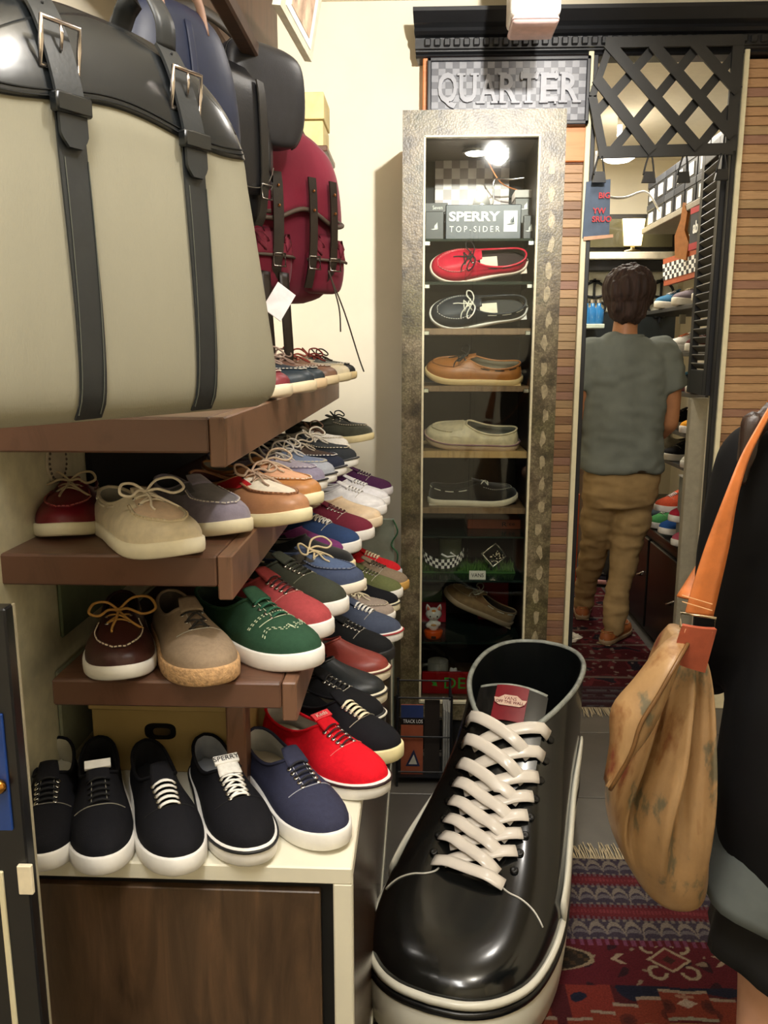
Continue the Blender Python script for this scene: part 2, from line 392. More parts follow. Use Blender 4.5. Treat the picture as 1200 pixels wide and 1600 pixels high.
# white plinth cabinet
WCAB = mat('#e8e3cf', .4, var=.05, scale=6)
cb = empty('plinth_cabinet', (-.081, .994, 0), RD(-.4)); tag(cb, 'cream framed low cabinet with walnut front panel under the front row of shoes', 'cabinet')
CL, CD_ = -.52, 1.55
MB().box(CL, 0, 0, CD_, .655, .68, .002).build('top', WCAB, cb)
MB().box(-.026, 0, 0, .022, 0, .656, .002).build('stile', WCAB, cb); MB().box(CL, CL+.026, 0, .022, 0, .656, .002).build('stile', WCAB, cb)
MB().box(CL, 0, .0, .022, 0, .03, .002).build('rail', WCAB, cb)
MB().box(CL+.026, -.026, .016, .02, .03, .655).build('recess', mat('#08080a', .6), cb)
WAL = woodmat('#3c2c20', '#6b5039', 3.2, (9, 1, 1.1), .32, c3='#54402e')
MB().box(CL+.03, -.044, .004, .018, .03, .640, .0015).build('door', WAL, cb)
SIDE = woodmat('#33241b', '#4f3a2b', 3, (1, 3, 1), .16)
MB().box(-.018, -.003, .022, CD_, .03, .656).build('side_panel', SIDE, cb)
MB().box(-.016, 0, .02, CD_, 0, .042, .001).build('base_rail', WCAB, cb)
MB().box(-.016, 0, CD_-.02, CD_, .03, .656, .001).build('stile', WCAB, cb)
MB().box(CL, -.02, .022, CD_, .0, .02).build('floor_panel', mat('#2d2119', .7), cb)
MB().box(CL, CL+.014, .022, CD_, .02, .656).build('back_panel', mat('#2d2119', .7), cb)
# dark panel with blue field at the very left
dp = empty('display_stand', (-.421, .80, 0)); tag(dp, 'black display panel edge with cream lines at the far left', 'display case')
MB().box(-.3, 0, 0, .02, 0, 1.10, .002).build('panel', mat('#0f1014', .3), dp)
MB().box(-.3, -.012, -.003, .001, .85, .985, .001).build('blue_sheet', mat('#1c3f86', .4), dp)
MB().box(-.034, -.028, -.003, .002, 0, .80, .001).build('cream_line', CRT, dp)
MB().box(-.0015, .0008, .0165, .021, 0, 1.10, .0003).build('edge_strip', mat('#a59c84', .4), dp)
mb = MB().box(-.010, .006, -.006, 0, .775, .81, .001); mb.build('catch', mat('#e8dcc0', .4), dp)
MB().lathe([(0, 0), (.006, 0), (.009, .006), (.006, .012), (0, .013)], 12, Matrix.Translation((-.026, -.002, .95)) @ Matrix.Rotation(RD(90), 4, 'X')).build('stud', metal('#c9b9a0'), dp, smooth=True)
MB().lathe([(0, 0), (.006, 0), (.009, .006), (.006, .012), (0, .013)], 12, Matrix.Translation((-.02, -.002, .905)) @ Matrix.Rotation(RD(90), 4, 'X')).build('stud', metal('#c98f40'), dp, smooth=True)
# green-grey panels and odds on the left wall between the shelves
pan = mat('#8d8f74', .7, var=.1); 
struct('trim_6', MB().box(-.5795, -.572, 1.0, 2.7, .68, 1.275), mat('#d6cfb0', .6))
tag(bx('wall_panel', (-.571, -.565, 1.22, 2.6, .70, .86), pan), 'grey green panel on the left wall behind the shoe box', 'panel')
tag(bx('wall_panel', (-.571, -.565, 1.25, 1.62, .905, 1.03), mat('#6e7a5c', .7)), 'green panel on the left wall behind the dark brown boat shoe', 'panel')
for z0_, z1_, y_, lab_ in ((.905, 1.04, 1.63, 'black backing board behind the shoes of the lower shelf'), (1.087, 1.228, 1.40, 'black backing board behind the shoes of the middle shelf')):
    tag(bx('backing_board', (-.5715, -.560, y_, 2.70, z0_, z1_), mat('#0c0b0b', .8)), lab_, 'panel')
# paper medallion
md = empty('paper_medallion', (0, 0, 0)); tag(md, 'round cream paper medallion with dotted rim on the left wall under the upper shelf', 'ornament')
p = atX(88, 722, -.57)
MM = Matrix.Translation((-.571, p.y, 1.188)) @ Matrix.Rotation(RD(90), 4, 'Y')
MB().lathe([(0, 0), (.036, 0), (.036, .003), (.026, .004), (0, .004)], 28, MM).build('disc', mat('#c9bda6', .8), md)
mb = MB()
for k in range(24): a_ = k*math.pi/12; mb.ell(MM @ Vector((.031*math.cos(a_), .031*math.sin(a_), .004)), (.0025,)*3, 6, 4)
mb.build('dots', mat('#5c5046', .7), md)['kind'] = 'stuff'
tag(bx('white_box', (-.50, -.30, 1.45, 1.60, 1.16, 1.198), mat('#f1efe6', .4)), 'flat white box seen in the gap below the upper shelf', 'box') if False else None
# shoe box under lower shelf
sb = empty('shoe_box', (-.40, 1.24, .6805), RD(-1)); tag(sb, 'beige cardboard shoe box with lid and oval finger hole behind the black shoes', 'box')
BX = mat('#b59c63', .75, var=.06, scale=12, bump=.04)
MB().box(-.125, .125, 0, .30, 0, .145, .002).build('body', BX, sb)
MB().box(-.129, .129, -.004, .304, .108, .15, .002).build('lid', mat('#bda46b', .75, var=.06), sb)
ov = [(.026*math.copysign(abs(math.cos(a))**.55, math.cos(a)), .014*math.copysign(abs(math.sin(a))**.7, math.sin(a))) for a in [k*math.pi/12 for k in range(24)]]
hm = Matrix.Translation((-.012, .0005, .072)) @ FACE
MB().prism(ov, .002, hm).build('finger_hole', mat('#0b0b0c', .4), sb)
MB().prism([(x*.55+.003, y*.45) for x, y in ov], .003, hm).build('metal_plate', metal('#b9b69f', .3), sb)
# upper rail with picture frame and yellow boxes
tag(bx('overhead_cabinet', (-.575, -.42, 1.35, 2.68, 2.02, 2.5385), woodmat('#3d2a1d', '#5a4030', 4, (2, 10, 2), .5), None, .004), 'dark brown overhead cupboard above the hanging bags', 'cabinet')
tag(bx('bag_rail', (-.33, -.30, 1.30, 2.60, 1.90, 1.93), woodmat('#2b1d14', '#4a3323', 4, (2, 10, 2), .5), None, .004), 'dark wooden rail the bags hang from', 'rail')
pf = empty('picture_frame', (0, 0, 0)); tag(pf, 'small tilted cream picture frame with a pale print above the black bag', 'picture frame')
q = [atY(487, 97, 2.25), atY(506, -22, 2.31), atY(455, -78, 1.95), atY(438, 8, 1.90)]
def quadplate(name, q, th, m, parent, inset=0., lift=0.):
    c = sum(q, Vector())/4; n_ = (q[1]-q[0]).cross(q[3]-q[0]).normalized()
    if n_.dot(Vector((0, 0, CH))-c) < 0: n_ = -n_
    r = [c+(p-c)*(1-inset)+n_*lift for p in q]
    mb = MB(); mb.add(r+[p-n_*th for p in r], [(0, 1, 2, 3), (7, 6, 5, 4)]+[(i, 4+i, 4+(i+1) % 4, (i+1) % 4) for i in range(4)])
    return mb.build(name, m, parent)
quadplate('frame', q, .018, mat('#d8d2bd', .4), pf)
quadplate('mount', q, .002, mat('#f5f2ea', .6), pf, .22, .0015)
quadplate('print', q, .002, mat('#c6a78f', .6, var=.5, scale=18), pf, .42, .003)
for k, (px, py, wd, ht, lab) in enumerate(((483, 168, .075, .065, 'upper pale yellow box stacked by the back wall'), (482, 212, .075, .062, 'lower pale yellow box stacked by the back wall'))):
    p = atY(px, py, 2.72); tag(bx('yellow_box', (p.x-wd*.6, p.x+wd*.6, 2.72, 2.90, p.z-ht/2-.0075*0, p.z+ht/2+.012), mat('#dcc98f', .7), None, .002), lab, 'box', 'pale yellow boxes')
p = atY(482, 212, 2.72); tag(bx('bracket_shelf', (-.578, p.x+.06, 2.70, 2.95, p.z-.05, p.z-.032), BRN), 'small bracket shelf under the pale yellow boxes', 'shelf')

# ------------------------------------------------------------------ shoes
OUT = [(1, 0), (.990, .048), (.958, .090), (.90, .130), (.82, .158), (.72, .171), (.60, .162), (.45, .140), (.30, .127), (.18, .122), (.09, .104), (.03, .066), (0, 0)]
OUTG = [(1, 0), (.992, .060), (.962, .110), (.905, .150), (.82, .170), (.72, .174), (.60, .160), (.45, .138), (.30, .127), (.18, .122), (.09, .104), (.03, .066), (0, 0)]
COLL = dict(
    low=[(.55, 0, .315), (.55, .018, .314), (.545, .036, .310), (.535, .052, .302), (.515, .066, .29), (.485, .078, .272), (.44, .088, .248), (.37, .095, .226), (.28, .097, .216), (.18, .093, .222), (.10, .078, .242), (.045, .046, .258), (.025, 0, .264)],
    boat=[(.56, 0, .27), (.56, .024, .27), (.555, .046, .268), (.54, .062, .264), (.515, .074, .256), (.48, .084, .242), (.435, .092, .226), (.36, .098, .208), (.27, .099, .200), (.18, .094, .206), (.10, .078, .222), (.045, .046, .236), (.025, 0, .242)],
    slip=[(.60, 0, .29), (.595, .025, .289), (.58, .046, .284), (.56, .062, .274), (.53, .075, .258), (.49, .085, .24), (.44, .092, .226), (.36, .097, .214), (.27, .098, .21), (.18, .094, .22), (.10, .078, .24), (.045, .046, .256), (.025, 0, .262)],
    giant=[(.48, 0, .338), (.477, .024, .342), (.466, .05, .354), (.446, .074, .368), (.415, .094, .381), (.375, .110, .391), (.33, .121, .397), (.27, .127, .40), (.20, .127, .40), (.14, .118, .40), (.09, .095, .402), (.06, .055, .404), (.048, 0, .405)])
def lerp(a, b, t): return a+(b-a)*t
class Shoe:
    def __init__(s, L, coll, hs, wid=1., toe=.0, spring=.02, sub=2, K=10, bend=.012, fat=1.):
        s.L, s.hs, s.spring = L, hs, spring
        B = crom([(u, y*wid) for u, y in (OUTG if coll == 'giant' else OUT)], sub); Cc = crom(COLL[coll], sub)
        n = len(B)-1
        s.B = B+[(u, -y) for u, y in reversed(B[1:-1])]; s.C = Cc+[(u, -y, z) for u, y, z in reversed(Cc[1:-1])]
        s.n = len(s.B); s.K = K; s.coll = coll; s.bend = bend; s.fat = fat
        s.P = [[s.pt(i, k/K) for k in range(K+1)] for i in range(s.n)]
        V = [p for r in s.P for p in r]; W = K+1
        s.F = [(i*W+k, ((i+1) % s.n)*W+k, ((i+1) % s.n)*W+k+1, i*W+k+1) for i in range(s.n) for k in range(K)]
        s.V = V; s.bvh = BVHTree.FromPolygons(V, s.F)
    def spr(s, u): return s.spring*max(0, (u-.72)/.28)**2*s.L
    def asym(s, u): return s.bend*max(0, (u-.5)*2)**2
    def pt(s, i, k):
        i = i % s.n; i0 = int(i); fr = i-i0
        if fr > 1e-6: return s.pt(i0, k).lerp(s.pt((i0+1) % s.n, k), fr)
        bu, by = s.B[i0]; cu, cy, cz = s.C[i0]
        front = max(0, min(1, (bu-.5)/.45))           # 1 at toe
        h1 = lerp(.085, .125, front)*s.fat; hz = s.hs
        b = Vector((bu, by, hz))
        c = Vector((cu, cy, cz+hz-.085))
        c1 = b+Vector((.012*front, by*.06*(1-front*.5), h1))
        hor = Vector((bu-cu, by-cy, 0))
        drop = lerp(.075, .095, front) if s.coll != 'giant' else lerp(.15, .15, front)
        c2 = c+hor*lerp(.12, .46, front)+Vector((0, 0, -drop if s.coll != 'boat' else -drop*.6))
        if s.coll == 'giant': c2 = c+hor*lerp(.05, .40, front)+Vector((0, 0, -lerp(.2, .225, front)))
        q = (1-k)
        p = b*q**3+c1*3*q*q*k+c2*3*q*k*k+c*k**3
        return Vector(((p.x-.5)*s.L, (p.y+s.asym(p.x))*s.L, p.z*s.L+s.spr(p.x)))
    def nrm(s, i, k):
        e = .02; a = s.pt(i+.5, k)-s.pt(i-.5, k); b = s.pt(i, min(1, k+e))-s.pt(i, max(0, k-e))
        n = a.cross(b)
        if n.length < 1e-12: return Vector((0, 0, 1))
        n.normalize(); return n
    def on(s, u, y, off=.001):
        """surface point above plan position (u, y in shoe lengths)"""
        o = Vector(((u-.5)*s.L, (y+s.asym(u))*s.L, s.L))
        h, n, _, _ = s.bvh.ray_cast(o, Vector((0, 0, -1)))
        if h is None:
            h, n, _, _ = s.bvh.find_nearest(Vector((o.x, o.y, s.L*.2)))
        if n.z < 0: n = -n
        return h+n*off
    def upper(s, m, par): 
        mb = MB(); mb.add(s.V, s.F); return mb.build('upper', m, par, smooth=True)
    def lining(s, m, mi, par):
        ks = [1, .8, .6, .4, .2, .06]; W = len(ks); v = []
        for i in range(s.n):
            for k in ks:
                p = s.P[i][s.K].copy() if k == 1 else s.pt(i, k)
                nn = s.nrm(i, min(k, .97)); c = Vector((p.x*.97, 0, p.z))
                if nn.dot(p-Vector((min(p.x, .12*s.L), 0, .1*s.L))) < 0: nn = -nn
                v.append(p-nn*.018*s.L*(.35 if k == 1 else 1))
        f = [(i*W+k, i*W+k+1, ((i+1) % s.n)*W+k+1, ((i+1) % s.n)*W+k) for i in range(s.n) for k in range(W-1)]
        o = MB().add(v, f).build('lining', m, par, smooth=True)
        z = (s.hs+.035)*s.L
        ring = [Vector((v[i*W+W-1].x*.97, v[i*W+W-1].y*.95, z)) for i in range(s.n)]
        MB().add(ring+[Vector((0, 0, z))], [(i, (i+1) % s.n, s.n) for i in range(s.n)]).build('insole', mi, par)
    def trim(s, m, par, r=.011, name='collar_trim'):
        MB().tube([s.P[i][s.K] for i in range(s.n)], r*s.L, 6, closed=True).build(name, m, par, smooth=True)
    def ring(s, e, z, usc=1.):
        out = []
        for u, y in s.B:
            d = Vector((u-.5, y)); l = d.length
            nx_, ny_ = d.x/l, d.y/l
            out.append(Vector(((u-.5+nx_*e)*s.L, (y+ny_*e*1.2+s.asym(u))*s.L, z*s.L+s.spr(u))))
        return out
    def sole(s, m, par, e=.016, lip=.012, name='sole', z0=0.):
        h = s.hs
        rr = [s.ring(e-.012, z0), s.ring(e, z0+.012), s.ring(e+.002, h*.6), s.ring(e, h+lip*.6), s.ring(e-.008, h+lip), s.ring(-.02, h+lip*.8)]
        return MB().loft(rr).build(name, m, par, smooth=True)
    def band(s, m, par, z, th=.008, e=.019, name='stripe'):
        return MB().tube(s.ring(e, z), th*s.L, 5, closed=True).build(name, m, par, smooth=True)
    def patch(s, name, m, par, poly_fn, u0, u1, nu=10, nv=8, off=.0012, th=.0012):
        def fn(a, b):
            u = lerp(u0, u1, a); w0, w1 = poly_fn(u); return s.on(u, lerp(w0, w1, b), off)
        return MB().grid(fn, nu, nv, th).build(name, m, par, smooth=True, ang=50)
    def tspatch(s, name, m, par, t0, t1, k0, k1, off=.0012, nt=10, nk=6):
        def fn(a, b):
            t = lerp(t0, t1, a); ka = k0(a) if callable(k0) else k0; kb = k1(a) if callable(k1) else k1
            k = lerp(ka, kb, b); return s.pt(t, k)+s.nrm(t, k)*off
        return MB().grid(fn, nt, nk, 0).build(name, m, par, smooth=True)
    def seam(s, pts, r, off=.0006, dash=0, mb=None):
        mb = mb or MB(); P = [s.on(u, y, off) for u, y in pts]
        if dash:
            for i in range(0, len(P)-1, 2): mb.tube([P[i], P[i+1]], r, 4)
        else: mb.tube(P, r, 5)
        return mb
def ulist(a, b, n): return [lerp(a, b, i/(n-1)) for i in range(n)]
EYE = metal('#d8d6d0', .25)
def shoe(label, loc, rz, kind, up, sole='#efece6', lace=None, style=None, lining='#8e8a80', insole=None, trim=None, plug=None, stripe=None, stitch=None,
         tongue=None, quarter=None, L=.285, wid=1., name=None, group=None, tilt=None, eyes=True, tag_text=None, card=False, rows=5, extra=(), foxing=.075, toe_cap=None, heel_tab=None, cat='shoe'):
    nm = name or {'boat': 'boat_shoe', 'slip': 'slip_on_shoe', 'loafer': 'loafer', 'espa': 'espadrille', 'run': 'trainer'}.get(kind, 'canvas_sneaker')
    e = empty(nm, loc, rz, label, cat, group, rot=tilt)
    M_ = lambda c: c if not isinstance(c, str) else canvas(c)
    coll = {'boat': 'boat', 'slip': 'slip', 'loafer': 'boat'}.get(kind, 'low')
    hs = {'boat': .066, 'loafer': .07}.get(kind, foxing)
    S = Shoe(L, coll, hs, wid, spring=.035 if kind in ('boat', 'loafer') else .025)
    upo = S.upper(M_(up), e)
    S.lining(mat(lining, .9, var=.08), mat(insole or lining, .85, var=.08), e)
    S.trim(M_(trim or up), e, .010)
    so = S.sole(M_(sole) if not isinstance(sole, str) else rubber(sole), e, lip=.008 if kind in ('boat', 'loafer') else .018)
    if kind == 'boat': MB().box(-.5*L, -.22*L, -.11*L, .11*L, 0, .012*L, .001).build('heel_lift', rubber(sole), e)
    if stripe: S.band(rubber(stripe), so, hs+.004)
    g = lambda y: y
    if kind in ('boat', 'loafer'):
        wq = lambda u: .112*math.sqrt(max(.02, 1-((u-.70)/.225)**2)) if u > .70 else lerp(.07, .112, max(0, (u-.5)/.2))
        pm = M_(plug or up)
        apo = S.patch('apron', pm, e, lambda u: (-wq(u), wq(u)), .575, .922, 12, 10, .0014)
        pts = [(u, wq(u)) for u in ulist(.60, .9, 14)]+[(.924, y) for y in ulist(.03, -.03, 4)]+[(u, -wq(u)) for u in ulist(.9, .60, 14)]
        rim = S.seam(pts, .0045*L*2, .0012).build('moc_seam', M_(up), e, smooth=True)
        pts2 = [(lerp(.7, u, 1.03), y*1.04) for u, y in pts]
        fine = []
        for i in range(len(pts2)-1): fine += [pts2[i], tuple(lerp(a, b, .6) for a, b in zip(pts2[i], pts2[i+1]))]
        S.seam(fine, .0011, .0034, dash=1).build('moc_stitching', mat(stitch or '#d9cdb4', .8), apo)
        if kind == 'loafer':
            S.patch('saddle_strap', M_(up), e, lambda u: (-.15, .15), .60, .70, 6, 14, .004, .002)
        else:
            qm = M_(quarter or up)
            for sgn in (1, -1):
                t = 4.6*2 if sgn > 0 else S.n-4.6*2
                S.tspatch('eyelet_tab', qm, e, t-2.2*2*.9, t+2.0*2, lambda a: lerp(.66, .74, abs(a-.5)*2), .985, .0022)
            cord = mat(lace or '#cbb893', .8)
            mb = MB()
            for sgn in (1, -1):
                for a, b in ((6.4, 7.4), (8.0, 9.0), (9.6, 10.6), (11.2, 11.9)):
                    pp = []
                    for t in ulist(a, b, 5):
                        tt = t*2 if sgn > 0 else S.n-t*2; pp.append(S.pt(tt, .84)+S.nrm(tt, .84)*.0016)
                    mb.tube(pp, .0016, 5)
            mb.build('side_lace', cord, e, smooth=True)
    if kind in ('sneak', 'run', 'espa'):
        # eyestay, toe seam stitching
        st = mat(stitch or '#b9b3a6', .8)
        mb = MB()
        arc = [(.745-.9*y*y*2, y) for y in ulist(-.115, .115, 15)]
        S.seam(arc, .0007, .0008, mb=mb)
        for sgn in (1, -1): S.seam([(u, sgn*lerp(.030, .036, (u-.56)/.16)) for u in ulist(.56, .725, 9)], .0006, .0008, mb=mb)
        mb.build('stitching', st, upo)
    if kind in ('sneak', 'run', 'espa', 'boat') and (tongue is not False):
        tm = M_(tongue or up); zt = S.on(.57, 0, 0).z
        def tf(a, b):
            u = lerp(.60, .485, a); y = lerp(-.056, .056, b)*(1-.25*a*a); base = zt+(.58-u)*L*.34*(1.1 if kind != 'boat' else .85)
            return Vector(((u-.5)*L, y*L, base-abs(y)**2*L*3.2+.001))
        MB().grid(tf, 6, 6, .0025).build('tongue', tm, e, smooth=True)
    if kind == 'slip':
        for sgn in (1, -1):
            S.tspatch('elastic_gore', mat('#1a1a1c', .8), e, (10.2 if sgn > 0 else S.n-13), (13 if sgn > 0 else S.n-10.2), lambda a: .55+.3*abs(a-.5), .97, .001)
    if toe_cap:
        S.patch('toe_cap', M_(toe_cap), e, lambda u: (-.155*math.sqrt(max(.02, 1-((u-.80)/.19)**2)), .155*math.sqrt(max(.02, 1-((u-.80)/.19)**2))), .81, .985, 8, 10, .0014)
    if heel_tab:
        S.tspatch('heel_tab', M_(heel_tab), e, 22, 26, .35, 1, .0016)
    if 'wing' in extra:
        st = mat(stitch or '#d8d8c0', .8); mb = MB()
        for off in (0, .016):
            w = [(.86-off-.55*abs(y)+(.035 if abs(y) < .012 else 0)-.02*math.cos(y*60), y) for y in ulist(-.14, .14, 33)]
            S.seam(w, .0008, .0008, dash=1, mb=mb)
            q = [(.70-off*.8-.0*y-.9*(abs(y)-.03)**2*6*0-.35*max(0, abs(y)-.05), y) for y in ulist(-.14, .14, 33)]
            S.seam(q, .0008, .0008, dash=1, mb=mb)
        mb.build('brogue_stitching', st, upo)['kind'] = 'stuff'
    if lace and style:
        lm = mat(lace, .8, var=.06); mb = MB(); ey = MB()
        r0, r1 = (.60, .735) if kind != 'boat' else (.585, .66)
        n = rows if kind != 'boat' else 2
        us = ulist(r0, r1, n); yw = lambda u: lerp(.050, .044, (u-r0)/(r1-r0)) if kind != 'boat' else .058
        def arc(pa, pb, h, m=6, r=.0026, flat=.55):
            P = [S.on(lerp(pa[0], pb[0], t), lerp(pa[1], pb[1], t), .0016+h*math.sin(math.pi*t)) for t in ulist(0, 1, m+1)]
            mb.tube(P, r, 6, flat=flat, up=Vector((0, 0, 1)))
        hh = .004*L/.285
        for i, u in enumerate(us):
            y = yw(u)
            for sgn in (1, -1):
                if eyes:
                    c = S.on(u, sgn*y, .0008); n_ = (S.on(u, sgn*y, .01)-c).normalized(); T = n_.to_track_quat('Z', 'Y').to_matrix().to_4x4(); T.translation = c
                    ey.lathe([(.0017, 0), (.0034, .0002), (.0036, .0012), (.002, .0014)], 9, T)
            if style == 'bars': arc((u, -y), (u, y), hh, r=.0036 if L < .5 else .01, flat=.4)
            elif style in ('cross', 'bow'):
                if i < n-1:
                    u2 = us[i+1]; arc((u2, -yw(u2)), (u, y), hh, r=.0021, flat=.7); arc((u2, yw(u2)), (u, -y), hh*1.5, r=.0021, flat=.7)
                elif style == 'cross' or kind == 'boat': arc((u, -y), (u, y), hh, r=.0021, flat=.7)
            elif style == 'dark': arc((u, -y), (u-.01, y), hh, r=.0018, flat=.8)
        if style == 'bow':
            c = S.on(.575, 0, .007); rn = random.Random(str(label))
            for sgn in (1, -1):
                w_ = rn.uniform(.8, 1.15)
                lp = [c, c+Vector((-.006, sgn*.018, .014))*w_, c+Vector((.002, sgn*.040, .016))*w_, c+Vector((.016, sgn*.048, .004))*w_, c+Vector((.018, sgn*.032, -.002))*w_, c+Vector((.008, sgn*.014, .004)), c]
                mb.tube(crom([tuple(p) for p in lp], 5), .0021, 6)
                tl_ = [c, S.on(.64, sgn*.03, .007), S.on(.69, sgn*.075, .004), S.on(.70, sgn*.12, .003)]
                if sgn < 0: tl_ = [c, S.on(.66, -.01, .008), S.on(.72, -.03, .004), S.on(.77, -.035, .003)]
                mb.tube(crom([tuple(p) for p in tl_], 4), .0019, 6)
            mb.ell(c, (.005, .005, .004), 8, 6)
        mb.build('lace', lm, e, smooth=True)
        if ey.v: ey.build('eyelets', EYE, upo, smooth=True)['kind'] = 'stuff'
    if tag_text:
        c = Vector((.515*L-.5*L, 0, S.on(.57, 0, 0).z+.37*.065*L+.0045))
        tlb = MB().box(-.018, .018, -.0075, .0075, -.004, .0006, .0005, Matrix.Translation(c) @ Matrix.Rotation(RD(22), 4, 'Y') @ Matrix.Rotation(RD(90), 4, 'Z')).build('tongue_label', mat(tag_text[1], .5), e)
        if tag_text[0]: text('lettering', tag_text[0], .0115, mat(tag_text[2], .5), tlb, Matrix.Translation(c+Vector((.0, 0, .0012))) @ Matrix.Rotation(RD(22), 4, 'Y') @ Matrix.Rotation(RD(90), 4, 'Z'), .0003)
    if card:
        MB().box(-.085*L*2.2, -.01*L, -.055*L, .055*L, (hs+.04)*L, (hs+.045)*L, 0).build('price_card', mat('#e6dcc4', .7), e)
    return e, S
ROW = {'c': ('shoes along the low cabinet', .680), 't': ('shoes along the lower shelf', .902), 'm': ('shoes along the middle shelf', 1.085), 'u': ('shoes along the upper shelf', 1.275)}
def put(lv, px, py, hd, label, kind, up, L=.285, **k):
    g, z = ROW[lv]; t = atZ(px, py, z); a = RD(hd)
    c = t-Vector((math.cos(a), math.sin(a), 0))*(L*.515); c.z = z
    return shoe(label, c, a, kind, up, L=L, group=g, **k)
BK = '#15151a'
LB = lambda c: leather(c)
# low cabinet, front row
put('c', 66, 1372, -72, 'black canvas sneaker with cream insole at the left end of the cabinet', 'sneak', BK, lace='#0d0d10', style='dark', lining='#b9b39c', stitch='#77736a', L=.275, wid=.90)
put('c', 160, 1378, -69, 'plain black canvas shoe with white toggle tag and black ties on the cabinet', 'sneak', BK, lace='#0b0b0d', style='dark', eyes=False, lining='#141416', tag_text=('', '#d9d6cd', '#222222'), L=.285, wid=.88, stitch='#8a8678')
put('c', 286, 1378, -63, 'black canvas sneaker with five straight white lace bars and white sole', 'sneak', BK, lace='#f4f1ec', style='bars', lining='#18181a', stitch='#18181a', L=.285, wid=.90, heel_tab='#c9a878')
put('c', 402, 1362, -62, 'black sneaker with white crossed laces, striped lining and black line round the sole', 'sneak', BK, lace='#f2efe9', style='cross', lining='#a9aeb5', stripe='#1a1a1c', stitch='#16161a', tag_text=('SPERRY', '#ece9e2', '#2a2a30'), tongue='#e6e3dc', L=.285, wid=.92)
put('c', 527, 1336, -56, 'dark navy canvas sneaker with pale grey lining and untied black laces', 'sneak', '#34364c', lace='#1b1b22', style='dark', lining='#b8b9b8', insole='#c9c2b0', stitch='#a7a8b4', L=.285, wid=.95)
put('c', 598, 1252, -43, 'bright red canvas sneaker with grey lining and dark laces', 'sneak', '#dd1426', lace='#3b1018', style='dark', lining='#b9b6b2', insole='#c6bfae', stripe='#2a0d12', stitch='#ef6a6a', tag_text=('Keds', '#dd1426', '#f0c9c0'), L=.285)
put('c', 622, 1196, -38, 'black canvas sneaker with cream lace bars and thick cream sole', 'sneak', BK, sole='#e6dba8', lace='#efe6c6', style='bars', lining='#7c776a', stitch='#a9a290', L=.275)
# low cabinet, side row going back
put('c', 598, 1142, -26, 'black canvas shoe with white piping behind the cream laced sneaker', 'sneak', '#17171a', sole='#1b1b1d', lace='#17171a', style='dark', stripe='#d8d4c6', L=.28)
put('c', 601, 1104, -24, 'black leather slip on with cream sole and dark stripe', 'slip', leather('#1b2024'), sole='#e9e0c6', stripe='#2a2523', L=.28)
put('c', 607, 1066, -23, 'rust red leather slip on with cream sole', 'slip', leather('#8e3b33'), sole='#ebdfc4', stripe='#5b2a22', L=.28)
put('c', 614, 1036, -22, 'all black canvas sneaker with black sole beside rust slip on', 'sneak', '#1b1c1e', sole='#1a1a1c', lace='#121214', style='dark', L=.28)
put('c', 627, 1004, -22, 'slate blue sneaker with white lace bars and red line on the sole', 'sneak', '#4a5266', lace='#f1eee8', style='bars', stripe='#a92f35', L=.28)
put('c', 616, 974, -20, 'beige canvas shoe with cream laces and white sole on the cabinet', 'boat', '#a5968a', sole='#efebe4', lace='#e9dfc2', style='bow', L=.26)
put('c', 622, 962, -20, 'black canvas slip on with thin dark stripe and cream sole near far end', 'slip', BK, sole='#e8dfbf', stripe='#2a2a2a', L=.27) if False else None
put('c', 623, 958, -20, 'black canvas slip on with thin dark stripe and cream sole near far end', 'slip', BK, sole='#e8dfbf', stripe='#2a2a2a', L=.27)
put('c', 628, 937, -19, 'olive green canvas sneaker with white sole', 'sneak', '#6a7048', lace='#4d4a35', style='dark', L=.27)
put('c', 638, 924, -18, 'taupe canvas sneaker with gum sole near the display case', 'sneak', '#8d7c68', sole='#c79a4e', lace='#4b3b2c', style='bars', L=.27)
put('c', 627, 906, -16, 'bright red sneaker with cream laces at the far end of the cabinet', 'sneak', '#c9232b', sole='#c9ccd6', lace='#e9d8b4', style='bars', L=.27)
# lower shelf
put('t', 186, 1074, -72, 'dark brown leather boat shoe with tan laces and white sole', 'boat', LB('#3f1f1c'), sole='#f1eee6', lace='#b98a45', style='bow', stitch='#e9dcc6', lining='#2b1a16', L=.275, wid=1.05)
put('t', 337, 1080, -61, 'taupe canvas espadrille sneaker with braided rope sole', 'espa', '#9a8670', sole=mat('#c79f72', .9, var=.3, scale=150, bump=1., bscale=300), lace='#2b2622', style='cross', rows=3, lining='#4a4238', L=.28, wid=1.06)
put('t', 492, 1052, -42, 'green canvas sneaker with wingtip stitching and white sole', 'sneak', '#2c4c38', lace='#1f5a42', style='bars', rows=4, lining='#1d2a20', stitch='#ced6b8', extra=('wing',), L=.29)
put('t', 512, 1003, -36, 'salmon red canvas sneaker with thin dark laces on the lower shelf', 'sneak', '#a9474a', lace='#2c1518', style='dark', lining='#3b1a1c', stitch='#c07872', L=.29)
put('t', 538, 966, -31, 'dark olive canvas sneaker with white sole beside the salmon one', 'sneak', '#3d4036', lace='#24261f', style='dark', stitch='#7b7d6a', L=.29)
put('t', 567, 932, -28, 'slate blue canvas boat shoe with looped beige lace', 'boat', '#46506a', plug='#57688a', sole='#efe5d2', lace='#e4d2ac', style='bow', quarter='#4b473f', stitch='#8c93a6', L=.285)
put('t', 552, 901, -22, 'black suede shoe with cream toe edge beside the blue boat shoe', 'slip', suede('#16171a'), sole='#e2d2a8', L=.275)
put('t', 536, 880, -22, 'magenta purple canvas shoe with white sole', 'slip', '#7b3a72', sole='#f0ebe6', L=.255)
put('t', 562, 866, -20, 'denim blue canvas shoe with white lace loop', 'sneak', '#30466f', lace='#e9e6df', style='cross', L=.28)
